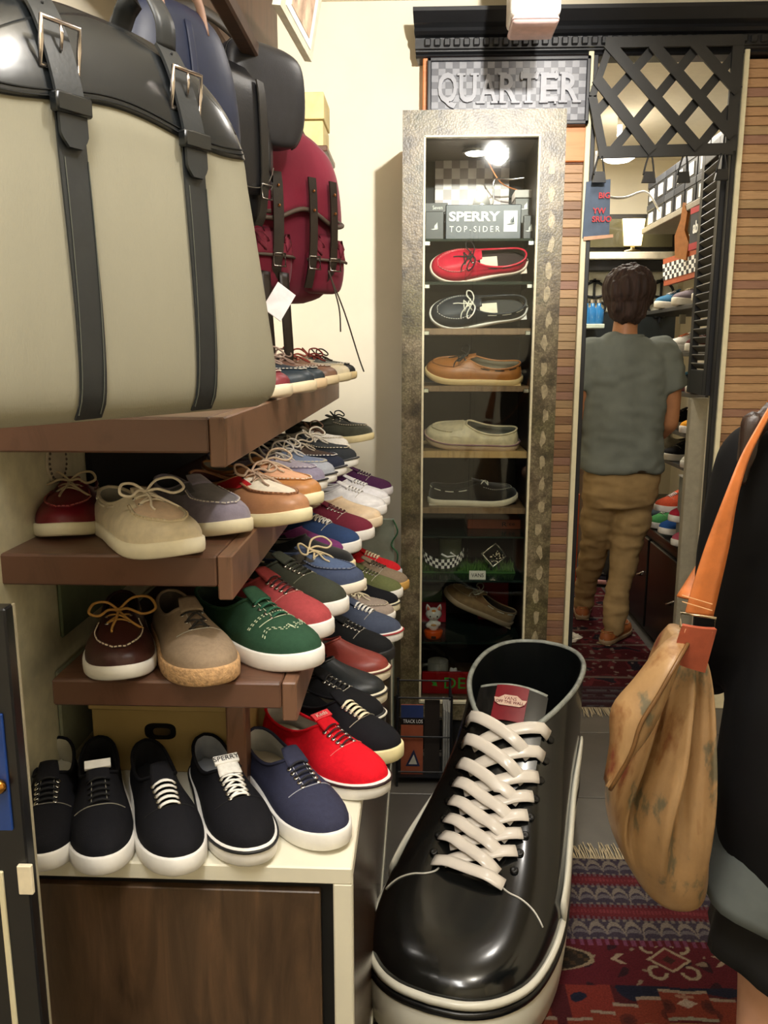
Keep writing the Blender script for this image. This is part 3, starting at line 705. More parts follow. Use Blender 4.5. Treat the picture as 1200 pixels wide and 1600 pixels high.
put('t', 583, 846, -19, 'burgundy canvas sneaker with white sole', 'sneak', '#74283a', lace='#5b1c2b', style='dark', L=.28)
put('t', 596, 826, -18, 'pale peach leather shoe with peach sole', 'slip', leather('#e8cfae'), sole='#ead6b8', L=.275)
put('t', 603, 807, -17, 'glossy white plimsoll, nearer of the two on the lower shelf', 'sneak', leather('#efeef2', .3), sole='#f4f2f2', lace='#f0eeee', style='bars', L=.275)
put('t', 608, 793, -16, 'white plimsoll, farther of the two on the lower shelf', 'sneak', leather('#e9e8ee', .35), sole='#f2f0f0', lace='#f0eeee', style='bars', L=.27)
put('t', 613, 776, -15, 'dark purple canvas sneaker at the far end of the lower shelf', 'sneak', '#4a2448', lace='#2f1430', style='dark', sole='#d8d4da', L=.27)
# middle shelf
put('m', 95, 848, -76, 'dark red leather boat shoe with beige bow at the left end of middle shelf', 'boat', LB('#6e1420'), sole='#ece4c4', lace='#b8a584', style='bow', stitch='#a95a58', lining='#1c1012', L=.27, wid=1.06)
put('m', 288, 880, -51, 'cream leather boat shoe with a big off white bow', 'boat', LB('#d8cbb0'), plug=LB('#e2c8ad'), sole='#f0e8cf', lace='#e6dac4', style='bow', stitch='#cdbb9c', lining='#8f8a7c', L=.29, wid=1.06)
put('m', 372, 844, -51, 'lilac grey suede boat shoe behind the cream one', 'boat', suede('#8f8798'), plug=suede('#6f6a70'), sole='#efe6c8', lace='#5a5450', style=None, stitch='#efe9e2', lining='#3a3a3e', quarter=suede('#55555c'), L=.285)
put('m', 474, 826, -40, 'tan boat shoe with white apron and red eyelet tabs', 'boat', LB('#b5835f'), plug=LB('#efe6d4'), sole='#f0e6c0', lace='#b49a86', style='bow', quarter=LB('#c4262e'), stitch='#8b5d42', lining='#5a3030', L=.29, wid=1.04)
put('m', 497, 797, -34, 'tan boat shoe with peach apron and navy eyelet tabs', 'boat', LB('#b97f48'), plug=LB('#e6b18e'), sole='#f0e6c0', lace='#c3ae96', style='bow', quarter=LB('#1d2130'), stitch='#f2e6d4', L=.29)
put('m', 506, 773, -26, 'grey and white striped boat shoe with white sole', 'boat', '#8a8398', plug='#a29aa8', sole='#f2efea', lace='#bdb6ae', style='bow', stripe='#2b2b33', stitch='#ded8e0', L=.285, foxing=.1)
put('m', 522, 761, -24, 'pale blue grey boat shoe with white sole and dark line', 'boat', '#9fa3ad', plug='#6d7890', sole='#f2efea', lace='#c6bfb6', style='bow', stripe='#2b2b33', L=.28)
put('m', 538, 749, -22, 'navy boat shoe with tartan apron and white sole', 'boat', '#262b3b', plug='#4a3b34', sole='#f2efea', lace='#b9ac9a', style='bow', stripe='#2b2b33', stitch='#efe9e2', L=.28)
put('m', 557, 735, -21, 'charcoal boat shoe with off white laces and thick white sole', 'boat', '#2f3236', plug='#3a3d40', sole='#f3f1ec', lace='#d8d0c2', style='bow', stripe='#3a3a3d', L=.285)
put('m', 545, 712, -18, 'white canvas boat shoe with black toe band', 'boat', '#e6e2da', plug='#ece8e0', sole='#efe6cf', lace='#6d5140', style='bow', L=.26)
put('m', 583, 692, -17, 'dark olive suede boat shoe at the far end of middle shelf', 'boat', suede('#45463a'), plug=suede('#23251f'), sole='#e2d3a4', lace='#26281f', style='bow', L=.29)
# upper shelf
for k_, (px, py, hd, lab, up, pl, so, lc) in enumerate((
    (388, 636, -30, 'cream boat shoe half hidden under the grey canvas bag', '#d9ccb4', '#d9ccb4', '#d8ccb0', '#d0c0a0'),
    (450, 626, -28, 'maroon leather boat shoe beside the grey canvas bag', '#7c2c36', '#7c2c36', '#efe3c8', '#5a2a2a'),
    (490, 612, -24, 'navy leather boat shoe with white stitching on upper shelf', '#26323c', '#26323c', '#ead9b8', '#9a8478'),
    (507, 604, -22, 'second navy boat shoe with pale brown apron on upper shelf', '#223039', '#7a5a4c', '#e6caa4', '#8d7468'),
    (527, 598, -20, 'brown boat shoe with cream toe on upper shelf', '#7b5a48', '#8a6a56', '#e6d2ac', '#8d3a2c'),
    (547, 592, -18, 'cream and grey boat shoe with red laces on upper shelf', '#d6c9ac', '#4b5354', '#e9d9b0', '#7c2a22'),
    (556, 588, -16, 'black boat shoe at the far end of upper shelf', '#1f2020', '#2a2c2a', '#e0c998', '#3a2a20'))):
    g, z = ROW['u']; t = atZ(px, py, z) if k_ < 4 else None
    yy = (1.30, 1.44, 1.62, 1.76, 1.98, 2.22, 2.36)[k_]
    tp = atY(px, py, yy); a = RD(hd); L_ = .275
    c = Vector((tp.x, yy, z))-Vector((math.cos(a), math.sin(a), 0))*(L_*.515)
    shoe(lab, c, a, 'boat', LB(up), so, lc, 'bow' if k_ > 1 else None, plug=LB(pl), L=L_, group=g, stitch='#e2dccf')

# ------------------------------------------------------------------ giant display shoe
gs = empty('giant_display_shoe', (0, 0, 0), 0, 'oversized glossy black high top shoe model with wide cream laces standing on the rug', 'shoe model')
GL = 1.15; ga = math.atan2(1.365-2.48, .035-.415)
gc = Vector((.222, 1.92, .008)); gs.location = gc; gs.rotation_euler = (0, 0, ga)
G = Shoe(GL, 'giant', .10, .97, spring=.012, sub=4, K=20, fat=.85, bend=.0)
GB = mat('#0d0f0f', .2, var=.3, scale=4, bump=.04, bscale=25, coat=.35); GW = mat('#e9e6d6', .3, var=.04, scale=10, coat=.2)
G.upper(GB, gs); G.lining(mat('#121414', .3, var=.2, scale=8), mat('#151515', .6), gs)
G.trim(mat('#8f938c', .35, var=.5, scale=25), gs, .0065)
MB().loft([G.ring(-.004, 0), G.ring(.008, .006), G.ring(.014, .05), G.ring(.014, .088), G.ring(.008, .096), G.ring(-.02, .096)]).build('sole', GW, gs, smooth=True)
G.band(mat('#0c0c0c', .3), gs, .098, .0075, .010, 'black_stripe'); G.band(GW, gs, .112, .0075, .006, 'upper_foxing')
LC = mat('#efe6da', .28, var=.05, scale=6, coat=.3)
# tongue and its red label
def tf(a, b):
    u = lerp(.59, .405, a); y = lerp(.078, -.078, b); z = lerp(G.on(.59, 0, 0).z-.004, .502, a**.92)
    return Vector(((u-.5)*GL, y*GL, z-(abs(y)*GL)**2*2.2))
MB().grid(tf, 10, 12, .02).build('tongue', GB, gs, smooth=True, ang=60)
tv = MB().grid(tf, 10, 12, 0); G.bvh = BVHTree.FromPolygons(G.V+[Vector(v) for v in tv.v], G.F+[tuple(i+len(G.V) for i in f) for f in tv.f])
def gpath(a, b, h, m=12):
    P = []; U = []
    for t in ulist(0, 1, m+1):
        u, y = lerp(a[0], b[0], t), lerp(a[1], b[1], t); p = G.on(u, y, .007); q = G.on(u, y, .02); nn = (q-p).normalized()
        P.append(p+nn*h*min(1, math.sin(math.pi*min(max(t, .0), 1))*1.6)); U.append(nn)
    return P, U
us = ulist(.458, .735, 8); gy = lambda u: lerp(.088, .074, (u-.458)/.277); du = us[1]-us[0]
for i in range(7):
    u, u2 = us[i], us[i]+du*1.45
    P, U = gpath((u, gy(u)), (u2, -gy(u2)*.72), .010); MB().tube(P, .0165, 8, flat=.19, up=U).build('lace', LC, gs, smooth=True)
    P, U = gpath((u, -gy(u)), (u2, gy(u2)*.72), .022); MB().tube(P, .0165, 8, flat=.19, up=U).build('lace', LC, gs, smooth=True)
P, U = gpath((.755, -.074), (.775, .070), .016); MB().tube(P, .0165, 8, flat=.19, up=U).build('lace', LC, gs, smooth=True)
ey = MB()
for u in us:
    for sg_ in (1, -1):
        c = G.on(u, sg_*(gy(u)+.006), .001); n_ = (G.on(u, sg_*(gy(u)+.006), .02)-c).normalized(); T = n_.to_track_quat('Z', 'Y').to_matrix().to_4x4(); T.translation = c
        ey.lathe([(.003, .004), (.008, .006), (.0095, .004), (.0095, 0)], 12, T)
ey.build('eyelets', mat('#050505', .3), gs, smooth=True)['kind'] = 'stuff'
MB().tube([tf(1, b)+Vector((-.006, 0, -.002)) for b in ulist(.02, .98, 14)], .006, 6).build('tongue_edge', mat('#9a9e96', .4, var=.4), gs, smooth=True)
def onT(a, b, o):
    p = Vector(tf(a, b)); n_ = (Vector(tf(min(a+.02, 1), b))-Vector(tf(max(a-.02, 0), b))).cross(Vector(tf(a, min(1, b+.02)))-Vector(tf(a, max(b-.02, 0)))).normalized()
    if n_.x < 0: n_ = -n_
    return p+n_*o
lb = MB().grid(lambda a, b: onT(lerp(.66, 1.0, a), lerp(.27, .73, b), .005), 6, 8, .004).build('tongue_label', mat('#7d1320', .35, var=.1), gs, smooth=True, ang=60)
# lettering and skateboard shaped badge on the label
c0 = onT(.84, .5, .0065); ax = (onT(.84, .7, .0065)-onT(.84, .3, .0065)).normalized(); uz = (onT(.95, .5, .0065)-onT(.55, .5, .0065)).normalized(); nz_ = ax.cross(uz).normalized()
BM_ = Matrix((( ax.x, uz.x, nz_.x, c0.x), (ax.y, uz.y, nz_.y, c0.y), (ax.z, uz.z, nz_.z, c0.z), (0, 0, 0, 1)))
if nz_.x < 0: BM_ = Matrix(((-ax.x, uz.x, -nz_.x, c0.x), (-ax.y, uz.y, -nz_.y, c0.y), (-ax.z, uz.z, -nz_.z, c0.z), (0, 0, 0, 1)))
board_ = [(-.042, .006), (-.03, .006), (-.016, .016), (.016, .016), (.03, .006), (.042, .006), (.038, -.006), (.026, -.013), (-.026, -.013), (-.038, -.006)]
MB().prism(board_, .0008, BM_ @ Matrix.Translation((0, 0, .001))).build('badge', mat('#d9b9a6', .5), lb)
text('badge_lettering', 'VANS', .013, mat('#6d1018', .5), lb, BM_ @ Matrix.Translation((0, .006, .002)), .0004)
text('badge_lettering', 'OFF THE WALL', .0105, mat('#6d1018', .5), lb, BM_ @ Matrix.Translation((0, -.004, .002)), .0004, bold=.0002)
# white side stripes and piping
for sg_ in (1, -1):
    mb = MB(); P = []; U = []
    for a in ulist(0, 1, 26):
        t = lerp(4.8, 8.6, a)*4; k = .16+.40*(a**1.2)
        tt = t if sg_ > 0 else G.n-t; nn = G.nrm(tt, k)
        if nn.y*sg_ < 0: nn = -nn
        P.append(G.pt(tt, k)+nn*.006); U.append(nn)
    mb.tube(P, [lerp(.012, .042, math.sin(math.pi*min(1, .18+a*.7))) for a in ulist(0, 1, 26)], 8, flat=.22, up=U)
    mb.build('side_stripe', GW, gs, smooth=True)
    pts = [(.765, sg_*.060), (.775, sg_*.066), (.785, sg_*.082), (.79, sg_*.105), (.80, sg_*.130), (.815, sg_*.150)]
    G.seam(crom(pts, 4), .0022, .001).build('piping', mat('#d9d6cc', .4), gs, smooth=True)

# ------------------------------------------------------------------ bags
class Bag:
    def __init__(s, tab, ex=4., n=40, sub=4, front=None):
        T = crom(tab, sub); s.rings = []
        for z, hw, dep, yc in T:
            r = []
            for k in range(n):
                a = 2*math.pi*k/n; c, q = math.cos(a), math.sin(a)
                r.append(Vector((hw*math.copysign(abs(c)**(2/ex), c), yc+dep*math.copysign(abs(q)**(2/ex), q), z)))
            s.rings.append(r)
        mb = MB().loft(s.rings); s.mb = mb; s.T = T; s.bvh = BVHTree.FromPolygons([Vector(v) for v in mb.v], mb.f)
    def hw(s, z):
        for (z0, h0, *_), (z1, h1, *_) in zip(s.T, s.T[1:]):
            if z0 <= z <= z1: return lerp(h0, h1, (z-z0)/max(1e-6, z1-z0))
        return s.T[-1][1] if z > s.T[-1][0] else s.T[0][1]
    def on(s, x, z, off=.002):
        h, n, _, _ = s.bvh.ray_cast(Vector((x, -2, z)), Vector((0, 1, 0)))
        if h is None: h, n, _, _ = s.bvh.find_nearest(Vector((x, -.2, z)))
        if n.y > 0: n = -n
        return h+Vector((n.x*.4, n.y, n.z*.4)).normalized()*off
    def strip(s, mb, pts, wd, th=.003, off=.002, m=3):
        """a flat strap over the face along (x, z) points"""
        Q = crom(pts, m)
        def fn(a, b):
            f = a*(len(Q)-1); i = min(int(f), len(Q)-2); x = lerp(Q[i][0], Q[i+1][0], f-i); z = lerp(Q[i][1], Q[i+1][1], f-i)
            dx, dz = Q[i+1][0]-Q[i][0], Q[i+1][1]-Q[i][1]; l = math.hypot(dx, dz) or 1
            w_ = wd(a) if callable(wd) else wd
            o = lerp(-w_/2, w_/2, b); return s.on(x-dz/l*o, z+dx/l*o, off+th)
        mb.grid(fn, (len(Q)-1)*2, 4, th); return mb
    def patch(s, z0, z1, inset=.985, off=.002, th=.002, nu=30, nv=10, x0=-1, x1=1):
        def fn(a, b):
            x = lerp(x0, x1, a); za = z0(x) if callable(z0) else z0; zb = z1(x) if callable(z1) else z1
            z = lerp(za, zb, b); return s.on(x*s.hw(z)*inset, z, off)
        return MB().grid(fn, nu, nv, th)
    def rim(s, mb, r=.003, z0=0, inset=.99, zmax=9, side=(1, -1), off=.0):
        for sg_ in side:
            mb.tube([s.on(sg_*s.hw(z)*inset, z, off) for z in [t[0] for t in s.T] if z0 <= z <= zmax], r, 6)
        return mb
bd = Vector((math.cos(RD(60)), math.sin(RD(60)), 0)); bo = Vector((-.316+.06*.866, .88-.03, 0))-bd*.010
tb_ = empty('canvas_bag', (bo.x, bo.y, 1.2935), RD(60), 'large grey canvas bag with black leather top and two buckled straps standing on upper shelf', 'bag')
B = Bag([(0, 0.2058, .045, .062), (.012, 0.2247, .056, .062), (.04, 0.2278, .06, .06), (.1, 0.2152, .062, .06), (.18, 0.1995, .060, .06), (.25, 0.1869, .056, .06), (.285, 0.1806, .054, .06), (.325, 0.1617, .046, .062), (.355, 0.1302, .036, .064), (.374, 0.0893, .026, .066), (.383, 0.0473, .018, .068), (.386, 0.0105, .008, .07)], 5.)
B.mb.build('body', mat('#95917f', .85, var=.10, scale=3, bump=.2, bscale=700, spec=.2, stretch=(1, 1, .25)), tb_, smooth=True)
LK = mat('#1b1e20', .24, var=.2, scale=5, bump=.16, bscale=22, spec=.6)
ST = mat('#25282a', .42, var=.15, scale=20, bump=.1, bscale=200)
yl = lambda x: .283+.008*math.cos(x*4.2+.4)
B.patch(yl, lambda x: lerp(.381, .30, abs(x)**2.6), .992, .0025, .002, 40, 14).build('leather_yoke', LK, tb_, smooth=True)
MB().loft([[Vector((p.x*1.012, .062+(p.y-.062)*1.03, p.z+.0012)) for p in r] for r in B.rings if r[0].z > .30]).build('leather_top', LK, tb_, smooth=True)
mb = MB()
for o_ in (.004, .009): mb.tube([B.on(x*.17, yl(x)+o_, .0032) for x in ulist(-1, 1, 40)], .0007, 4)
mb.build('yoke_stitching', mat('#0c0d0e', .6), tb_)
B.rim(MB(), .0032, 0.01, .995, .384, off=.001).build('edge_piping', mat('#303230', .5), tb_, smooth=True)
for k_, xs in enumerate((-.076, .075)):
    mb = MB(); B.strip(mb, [(xs+.004, .004), (xs+.002, .1), (xs, .2), (xs, .29)], .030, .002, .0015); mb.build('lower_strap', ST, tb_, smooth=True, ang=40)
    mb = MB(); B.strip(mb, [(xs-.001, .243), (xs-.001, .27), (xs-.002, .31), (xs-.003, .35), (xs-.004, .372)], lambda a: .029 if a > .12 else lerp(.014, .029, a/.12), .0035, .006)
    us_ = mb.build('upper_strap', ST, tb_, smooth=True, ang=40)
    pt_ = [Vector(B.on(xs-.004, .37, .008)), Vector((xs-.006, .03, .40)), Vector((xs-.008, .055, .43)), Vector((xs-.01, .09, .40)), Vector((xs-.01, .11, .30))]
    MB().tube(crom([tuple(p) for p in pt_], 4), .0145, 8, flat=.14, up=Vector((0, -1, .5))).build('handle_strap', ST, tb_, smooth=True)
    kp = MB(); c = B.on(xs-.001, .279, .008)
    kp.box(c.x-.019, c.x+.019, c.y-.006, c.y+.006, c.z-.0085, c.z+.0085, .002); kp.build('keeper_loop', LK, us_, smooth=True, ang=40)
    c = B.on(xs-.002, .327, .0105); x0_, x1_, z0_, z1_ = c.x-.0195, c.x+.0195, c.z-.0185, c.z+.0185
    tl2 = Matrix.Translation((c.x, c.y, c.z))
    MB().tube([(x0_, c.y+.002, z0_), (x1_, c.y+.002, z0_), (x1_, c.y-.001, c.z), (x1_, c.y-.003, z1_), (x0_, c.y-.003, z1_), (x0_, c.y-.001, c.z)], .0024, 6, closed=True).build('buckle', metal('#d9cfca', .18), us_, smooth=True)
    MB().tube([(c.x, c.y-.003, z1_), (c.x, c.y-.004, c.z+.008), (c.x, c.y-.001, c.z-.004)], .0016, 6).build('buckle_pin', metal('#d9cfca', .18), us_, smooth=True)
    mb = MB()
    for z_ in (.352, .364): q_ = B.on(xs-.003, z_, .0102); mb.ell(q_, (.0016, .0008, .0016), 8, 5)
    mb.build('strap_holes', mat('#060606', .7), us_)['kind'] = 'stuff'
    mb = MB()
    for dx_ in (-.0125, .0125): B.seam = None; mb.tube([B.on(xs+.002+dx_, z_, .0042) for z_ in ulist(.008, .235, 20)], .0005, 4)
    mb.build('strap_stitching', mat('#56584f', .7), tb_)

# navy bag behind
nv_ = empty('navy_bag', (-.312, 1.25, 1.575), RD(58), 'dark navy fabric bag hanging behind the grey canvas bag', 'bag')
Bn = Bag([(0, .07, .03, .05), (.02, .10, .045, .05), (.09, .115, .05, .05), (.18, .108, .045, .05), (.24, .085, .035, .05), (.265, .05, .02, .05), (.27, .01, .01, .05)], 3.)
Bn.mb.build('body', mat('#161f38', .45, var=.25, scale=9, bump=.5, bscale=14), nv_, smooth=True)
mb = MB(); Bn.strip(mb, [(0, .01), (0, .12), (0, .24)], .012, .002, .001); mb.build('seam_tape', mat('#141c36', .6), nv_, smooth=True)
for xs in (-.04, .04): MB().tube(crom([(xs, .02, .23), (xs*.9, .03, .28), (xs*.5, .05, .30), (0, .055, .305)], 4), .008, 6, flat=.3).build('handle', mat('#8a6a58', .5), nv_, smooth=True)
# black leather satchel
sa = empty('leather_satchel', (-.335, 1.60, 1.60), RD(64), 'black leather satchel with long rounded flap hanging from the rail', 'bag')
Bs = Bag([(0, .09, .025, .05), (.015, .12, .04, .05), (.08, .13, .05, .05), (.18, .13, .05, .05), (.25, .12, .045, .05), (.275, .10, .03, .05), (.282, .05, .01, .05)], 4.)
BLK = leather('#1d1d20', .4)
Bs.mb.build('body', leather('#121215', .45), sa, smooth=True)
Bs.patch(lambda x: .05+.05*abs(x)**4, .272, 1.02, .008, .003, 24, 10).build('flap', BLK, sa, smooth=True)
mb = MB(); mb.tube([Bs.on(x*.118, .062+.05*abs(x)**4, .0115) for x in ulist(-1, 1, 24)], .0007, 4); mb.build('flap_stitching', mat('#7b7568', .7), sa)
for xs in (-.075, .075):
    mb = MB(); Bs.strip(mb, [(xs, .005), (xs, .07), (xs, .16), (xs, .255)], .024, .003, .012); st_ = mb.build('strap', leather('#26231f', .45), sa, smooth=True, ang=40)
    c = Bs.on(xs, .06, .019); MB().tube([(c.x-.016, c.y, c.z-.013), (c.x+.016, c.y, c.z-.013), (c.x+.016, c.y, c.z+.013), (c.x-.016, c.y, c.z+.013)], .002, 6, closed=True).build('buckle', metal(), st_, smooth=True)
MB().tube(crom([(-.125, .05, .24), (-.15, .03, .29), (-.09, .05, .34), (0, .055, .36), (.09, .05, .34), (.15, .03, .29), (.125, .05, .24)], 5), .013, 8, flat=.22, up=Vector((0, -1, .2))).build('shoulder_strap', leather('#2a241e', .45), sa, smooth=True)
# grey black rounded bag next to it
rb_ = empty('rounded_bag', (-.275, 1.70, 1.755), RD(50), 'charcoal rounded leather bag hanging above the burgundy rucksack', 'bag')
Br = Bag([(0, .04, .02, .04), (.01, .075, .03, .04), (.05, .095, .038, .04), (.11, .098, .04, .04), (.16, .090, .035, .04), (.18, .06, .02, .04), (.184, .02, .006, .04)], 3.5)
Br.mb.build('body', leather('#2c2d33', .4), rb_, smooth=True)
Br.rim(MB(), .002, .004, .99, .183, off=.001).build('edge_piping', leather('#15161a', .4), rb_, smooth=True)
mb = MB(); mb.ell(Br.on(-.06, .075, .003), (.005, .003, .005), 10, 6); mb.build('stud', metal(), rb_, smooth=True)
MB().tube(crom([(-.06, .02, .09), (-.085, .0, .06), (-.09, .0, .02), (-.10, .01, -.03)], 5), .007, 6, flat=.3).build('strap', leather('#2c2824', .45), rb_, smooth=True)
# burgundy rucksack
MR = mat('#6a152b', .8, var=.12, scale=10, bump=.4, bscale=30, spec=.2, sheen=.2); BT = mat('#54463c', .6); DL = leather('#221812', .45)
rk = empty('rucksack', (-.262, 1.90, 1.47), RD(48), 'burgundy canvas rucksack with dark straps hanging above the upper shelf shoes', 'bag'); rk.scale = (1.12,)*3
Bk = Bag([(0, .06, .03, .07), (.02, .105, .055, .07), (.08, .125, .075, .07), (.16, .13, .08, .07), (.24, .122, .075, .07), (.29, .10, .06, .07), (.325, .06, .035, .07), (.335, .015, .01, .07)], 3.2)
Bk.mb.build('body', MR, rk, smooth=True)
fl_ = Bk.patch(lambda x: .16+.012*math.cos(x*5), lambda x: lerp(.328, .25, abs(x)**2.4), 1.06, .012, .004, 30, 12).build('flap', mat('#76182f', .8, var=.12, scale=10, bump=.4, bscale=30, spec=.2, sheen=.2), rk, smooth=True)
MB().tube([Bk.on(x*.127*1.04, .160+.012*math.cos(x*5), .014) for x in ulist(-1, 1, 30)], .0045, 6).build('flap_trim', BT, fl_, smooth=True)
for xs, nm in ((-.072, 'l'), (.066, 'r')):
    P2 = Bag([(0, .03, .012, .0), (.01, .045, .022, .0), (.05, .052, .028, .0), (.10, .046, .022, .0), (.115, .02, .008, .0)], 3.)
    c = Bk.on(xs, .03, 0)
    P2.mb.v = [tuple(Vector(v)+Vector((xs, c.y-.006, .018))) for v in P2.mb.v]
    pk = P2.mb.build('pocket', MR, rk, smooth=True)
    T_ = Matrix.Translation((xs, c.y-.006, .018))
    mb = MB().grid(lambda a, b: T_ @ P2.on(lerp(-.05, .05, a), lerp(.062, .112, b), .005), 10, 6, .003); mb.build('pocket_flap', mat('#6e142b', .8, bump=.3, bscale=30), pk, smooth=True)
    MB().tube([T_ @ P2.on(x, .0625, .006) for x in ulist(-.05, .05, 12)], .003, 6).build('pocket_trim', BT, pk, smooth=True)
for xs in (-.07, .012, .068):
    mb = MB(); Bk.strip(mb, [(xs, .03), (xs, .09), (xs, .16), (xs, .23)], .019, .0035, .021); st_ = mb.build('strap', DL, rk, smooth=True, ang=40)
    c = Bk.on(xs, .075, .03); MB().tube([(c.x-.014, c.y, c.z-.012), (c.x+.014, c.y, c.z-.012), (c.x+.014, c.y, c.z+.012), (c.x-.014, c.y, c.z+.012)], .0022, 6, closed=True).build('buckle', metal(), st_, smooth=True)
    mb = MB()
    for z_ in (.17, .205): mb.ell(Bk.on(xs, z_, .026), (.003,)*3, 6, 4)
    mb.build('rivets', metal('#b3764a', .3), st_)['kind'] = 'stuff'
for xs in (-.10, -.055): MB().tube(crom([(xs, -.02, .05), (xs-.004, -.03, -.03), (xs+.004, -.025, -.10), (xs+.002, -.02, -.135)], 5), .0125, 8, flat=.18, up=Vector((0, -1, 0))).build('hanging_strap', DL, rk, smooth=True)
MB().tube(crom([(.05, -.03, .06), (.075, -.05, -.02), (.105, -.06, -.11), (.12, -.06, -.14)], 5), .0016, 5).build('drawstring', mat('#3a3026', .8), rk, smooth=True)
MB().tube(crom([(.052, -.03, .06), (.06, -.05, -.01), (.055, -.06, -.06)], 5), .0016, 5).build('drawstring', mat('#3a3026', .8), rk, smooth=True)
MB().tube(crom([(0, .05, .325), (-.02, .055, .38), (0, .06, .43), (.02, .055, .38), (0, .05, .325)], 5), .006, 6, flat=.4).build('hanging_loop', DL, rk, smooth=True)
Bk.patch(.03, .24, 1., .001, .002, 4, 8, .94, 1.0).build('side_lining', mat('#1f4a44', .6), rk, smooth=True)
tg = MB().box(-.002, .0, -.02, .02, -.03, .03); tg.build('price_tag', mat('#efeaf0', .5), rk).matrix_local = Matrix.Translation((-.125, -.09, -.01)) @ Matrix.Rotation(RD(38), 4, 'Y') @ Matrix.Rotation(RD(70), 4, 'Z')

# ------------------------------------------------------------------ display case
def snake():
    m, nt, b = newmat('snakeskin'); L = nt.links
    tc = N(nt, 'ShaderNodeTexCoord')
    v = N(nt, 'ShaderNodeTexVoronoi', i_Scale=170.0); L.new(tc.outputs['Object'], v.inputs['Vector'])
    n = N(nt, 'ShaderNodeTexNoise', i_Scale=14.0, i_Detail=6.0, i_Roughness=.7); L.new(tc.outputs['Object'], n.inputs['Vector'])
    n3 = N(nt, 'ShaderNodeTexNoise', i_Scale=5.0, i_Detail=2.0); L.new(tc.outputs['Object'], n3.inputs['Vector'])
    r = ramp(nt, n.outputs[0], [(.34, '#443b2d'), (.46, '#6b5f4b'), (.55, '#8c7f67'), (.66, '#57533a')])
    r3 = ramp(nt, n3.outputs[0], [(.42, (1, 1, 1)), (.62, (.62, .66, .5))])
    mx = N(nt, 'ShaderNodeMix', data_type='RGBA', blend_type='MULTIPLY'); mx.inputs[0].default_value = 1; L.new(r.outputs[0], mx.inputs[6]); L.new(r3.outputs[0], mx.inputs[7])
    r2 = ramp(nt, v.outputs['Distance'], [(.15, (1, 1, 1)), (.6, (.5, .48, .42))])
    m2 = N(nt, 'ShaderNodeMix', data_type='RGBA', blend_type='MULTIPLY'); m2.inputs[0].default_value = .8; L.new(mx.outputs[2], m2.inputs[6]); L.new(r2.outputs[0], m2.inputs[7])
    L.new(m2.outputs[2], b.inputs['Base Color']); b.inputs['Roughness'].default_value = .38
    bp = N(nt, 'ShaderNodeBump', i_Strength=.14, i_Distance=.002); bp.invert = True; L.new(v.outputs['Distance'], bp.inputs['Height']); L.new(bp.outputs[0], b.inputs['Normal'])
    return m
SN = snake()
DX0, DX1, DZ0, DZ1, DY = -.046, .441, .122, 2.065, 2.65
IX0, IX1, IZ0, IZ1 = .020, .364, .185, 1.992
dc = empty('display_case', ((DX0+DX1)/2, DY, 0), 0, 'tall snakeskin framed glass display case with lit shelves of shoes', 'display case')
ox = -(DX0+DX1)/2
def dbox(name, x0, x1, y0, y1, z0, z1, m, bev=.002, par=None):
    return MB().box(x0+ox, x1+ox, y0-DY, y1-DY, z0, z1, bev).build(name, m, par or dc)
def mitre(q, th=.03):
    v = [Vector((x+ox, 0, z)) for x, z in q]+[Vector((x+ox, th, z)) for x, z in q]
    return MB().add(v, [(0, 1, 2, 3), (7, 6, 5, 4)]+[(i, 4+i, 4+(i+1) % 4, (i+1) % 4) for i in range(4)]).build('frame_member', SN, dc)
A_ = (DX0, DZ0); B_ = (DX1, DZ0); C_ = (DX1, DZ1); D_ = (DX0, DZ1); a_ = (IX0, IZ0); b_ = (IX1, IZ0); c_ = (IX1, IZ1); d_ = (IX0, IZ1)
for q in ((A_, B_, b_, a_), (B_, C_, c_, b_), (C_, D_, d_, c_), (D_, A_, a_, d_)): mitre(q)
# applied scale motif down the right stile
mb = MB()
rn = random.Random(3)
for k in range(22):
    z = 1.90-k*.074; x = DX1-.037+rn.uniform(-.006, .006)
    poly = [(x+ox+r_*math.cos(t)*.011, z+r_*math.sin(t)*.026) for t, r_ in [(j*math.pi/5, rn.uniform(.6, 1.15)) for j in range(10)]]
    mb.prism(poly, .0012, Matrix.Translation((0, .0003, 0)) @ FACE)
mb.build('scale_motif', mat('#94886c', .4, var=.35, scale=60, bump=.3, bscale=200), dc)['kind'] = 'stuff'
SIDE_M = mat('#4a4034', .5)
dbox('side_panel', DX0, DX0+.012, DY+.03, 3.04, .0, DZ1, SIDE_M); dbox('side_panel', DX1-.012, DX1, DY+.03, 3.04, .0, DZ1, SIDE_M)
dbox('top_panel', DX0+.012, DX1-.012, DY+.03, 3.04, DZ1-.012, DZ1, SIDE_M)
dbox('plinth', DX0+.012, DX1-.012, DY+.02, 3.04, 0, DZ0+.02, mat('#121212', .6))
dbox('back_panel', DX0+.012, DX1-.012, 3.02, 3.04, DZ0, DZ1-.012, mat('#14110f', .6))
dbox('inner_lining', IX0-.012, IX0-.002, DY+.03, 3.02, IZ0-.02, IZ1+.02, mat('#2a2420', .4)); dbox('inner_lining', IX1+.002, IX1+.012, DY+.03, 3.02, IZ0-.02, IZ1+.02, mat('#2a2420', .4))
dbox('inner_top', IX0-.01, IX1+.01, DY+.03, 3.02, IZ1+.005, IZ1+.02, mat('#5d5148', .4))
mb = MB()
for x0_, x1_, z0_, z1_ in ((IX0-.002, IX1+.002, IZ1-.004, IZ1+.002), (IX0-.002, IX1+.002, IZ0-.004, IZ0+.006), (IX0-.003, IX0+.004, IZ0, IZ1), (IX1-.004, IX1+.003, IZ0, IZ1)): mb.box(x0_+ox, x1_+ox, -.003, .012, z0_, z1_, .001)
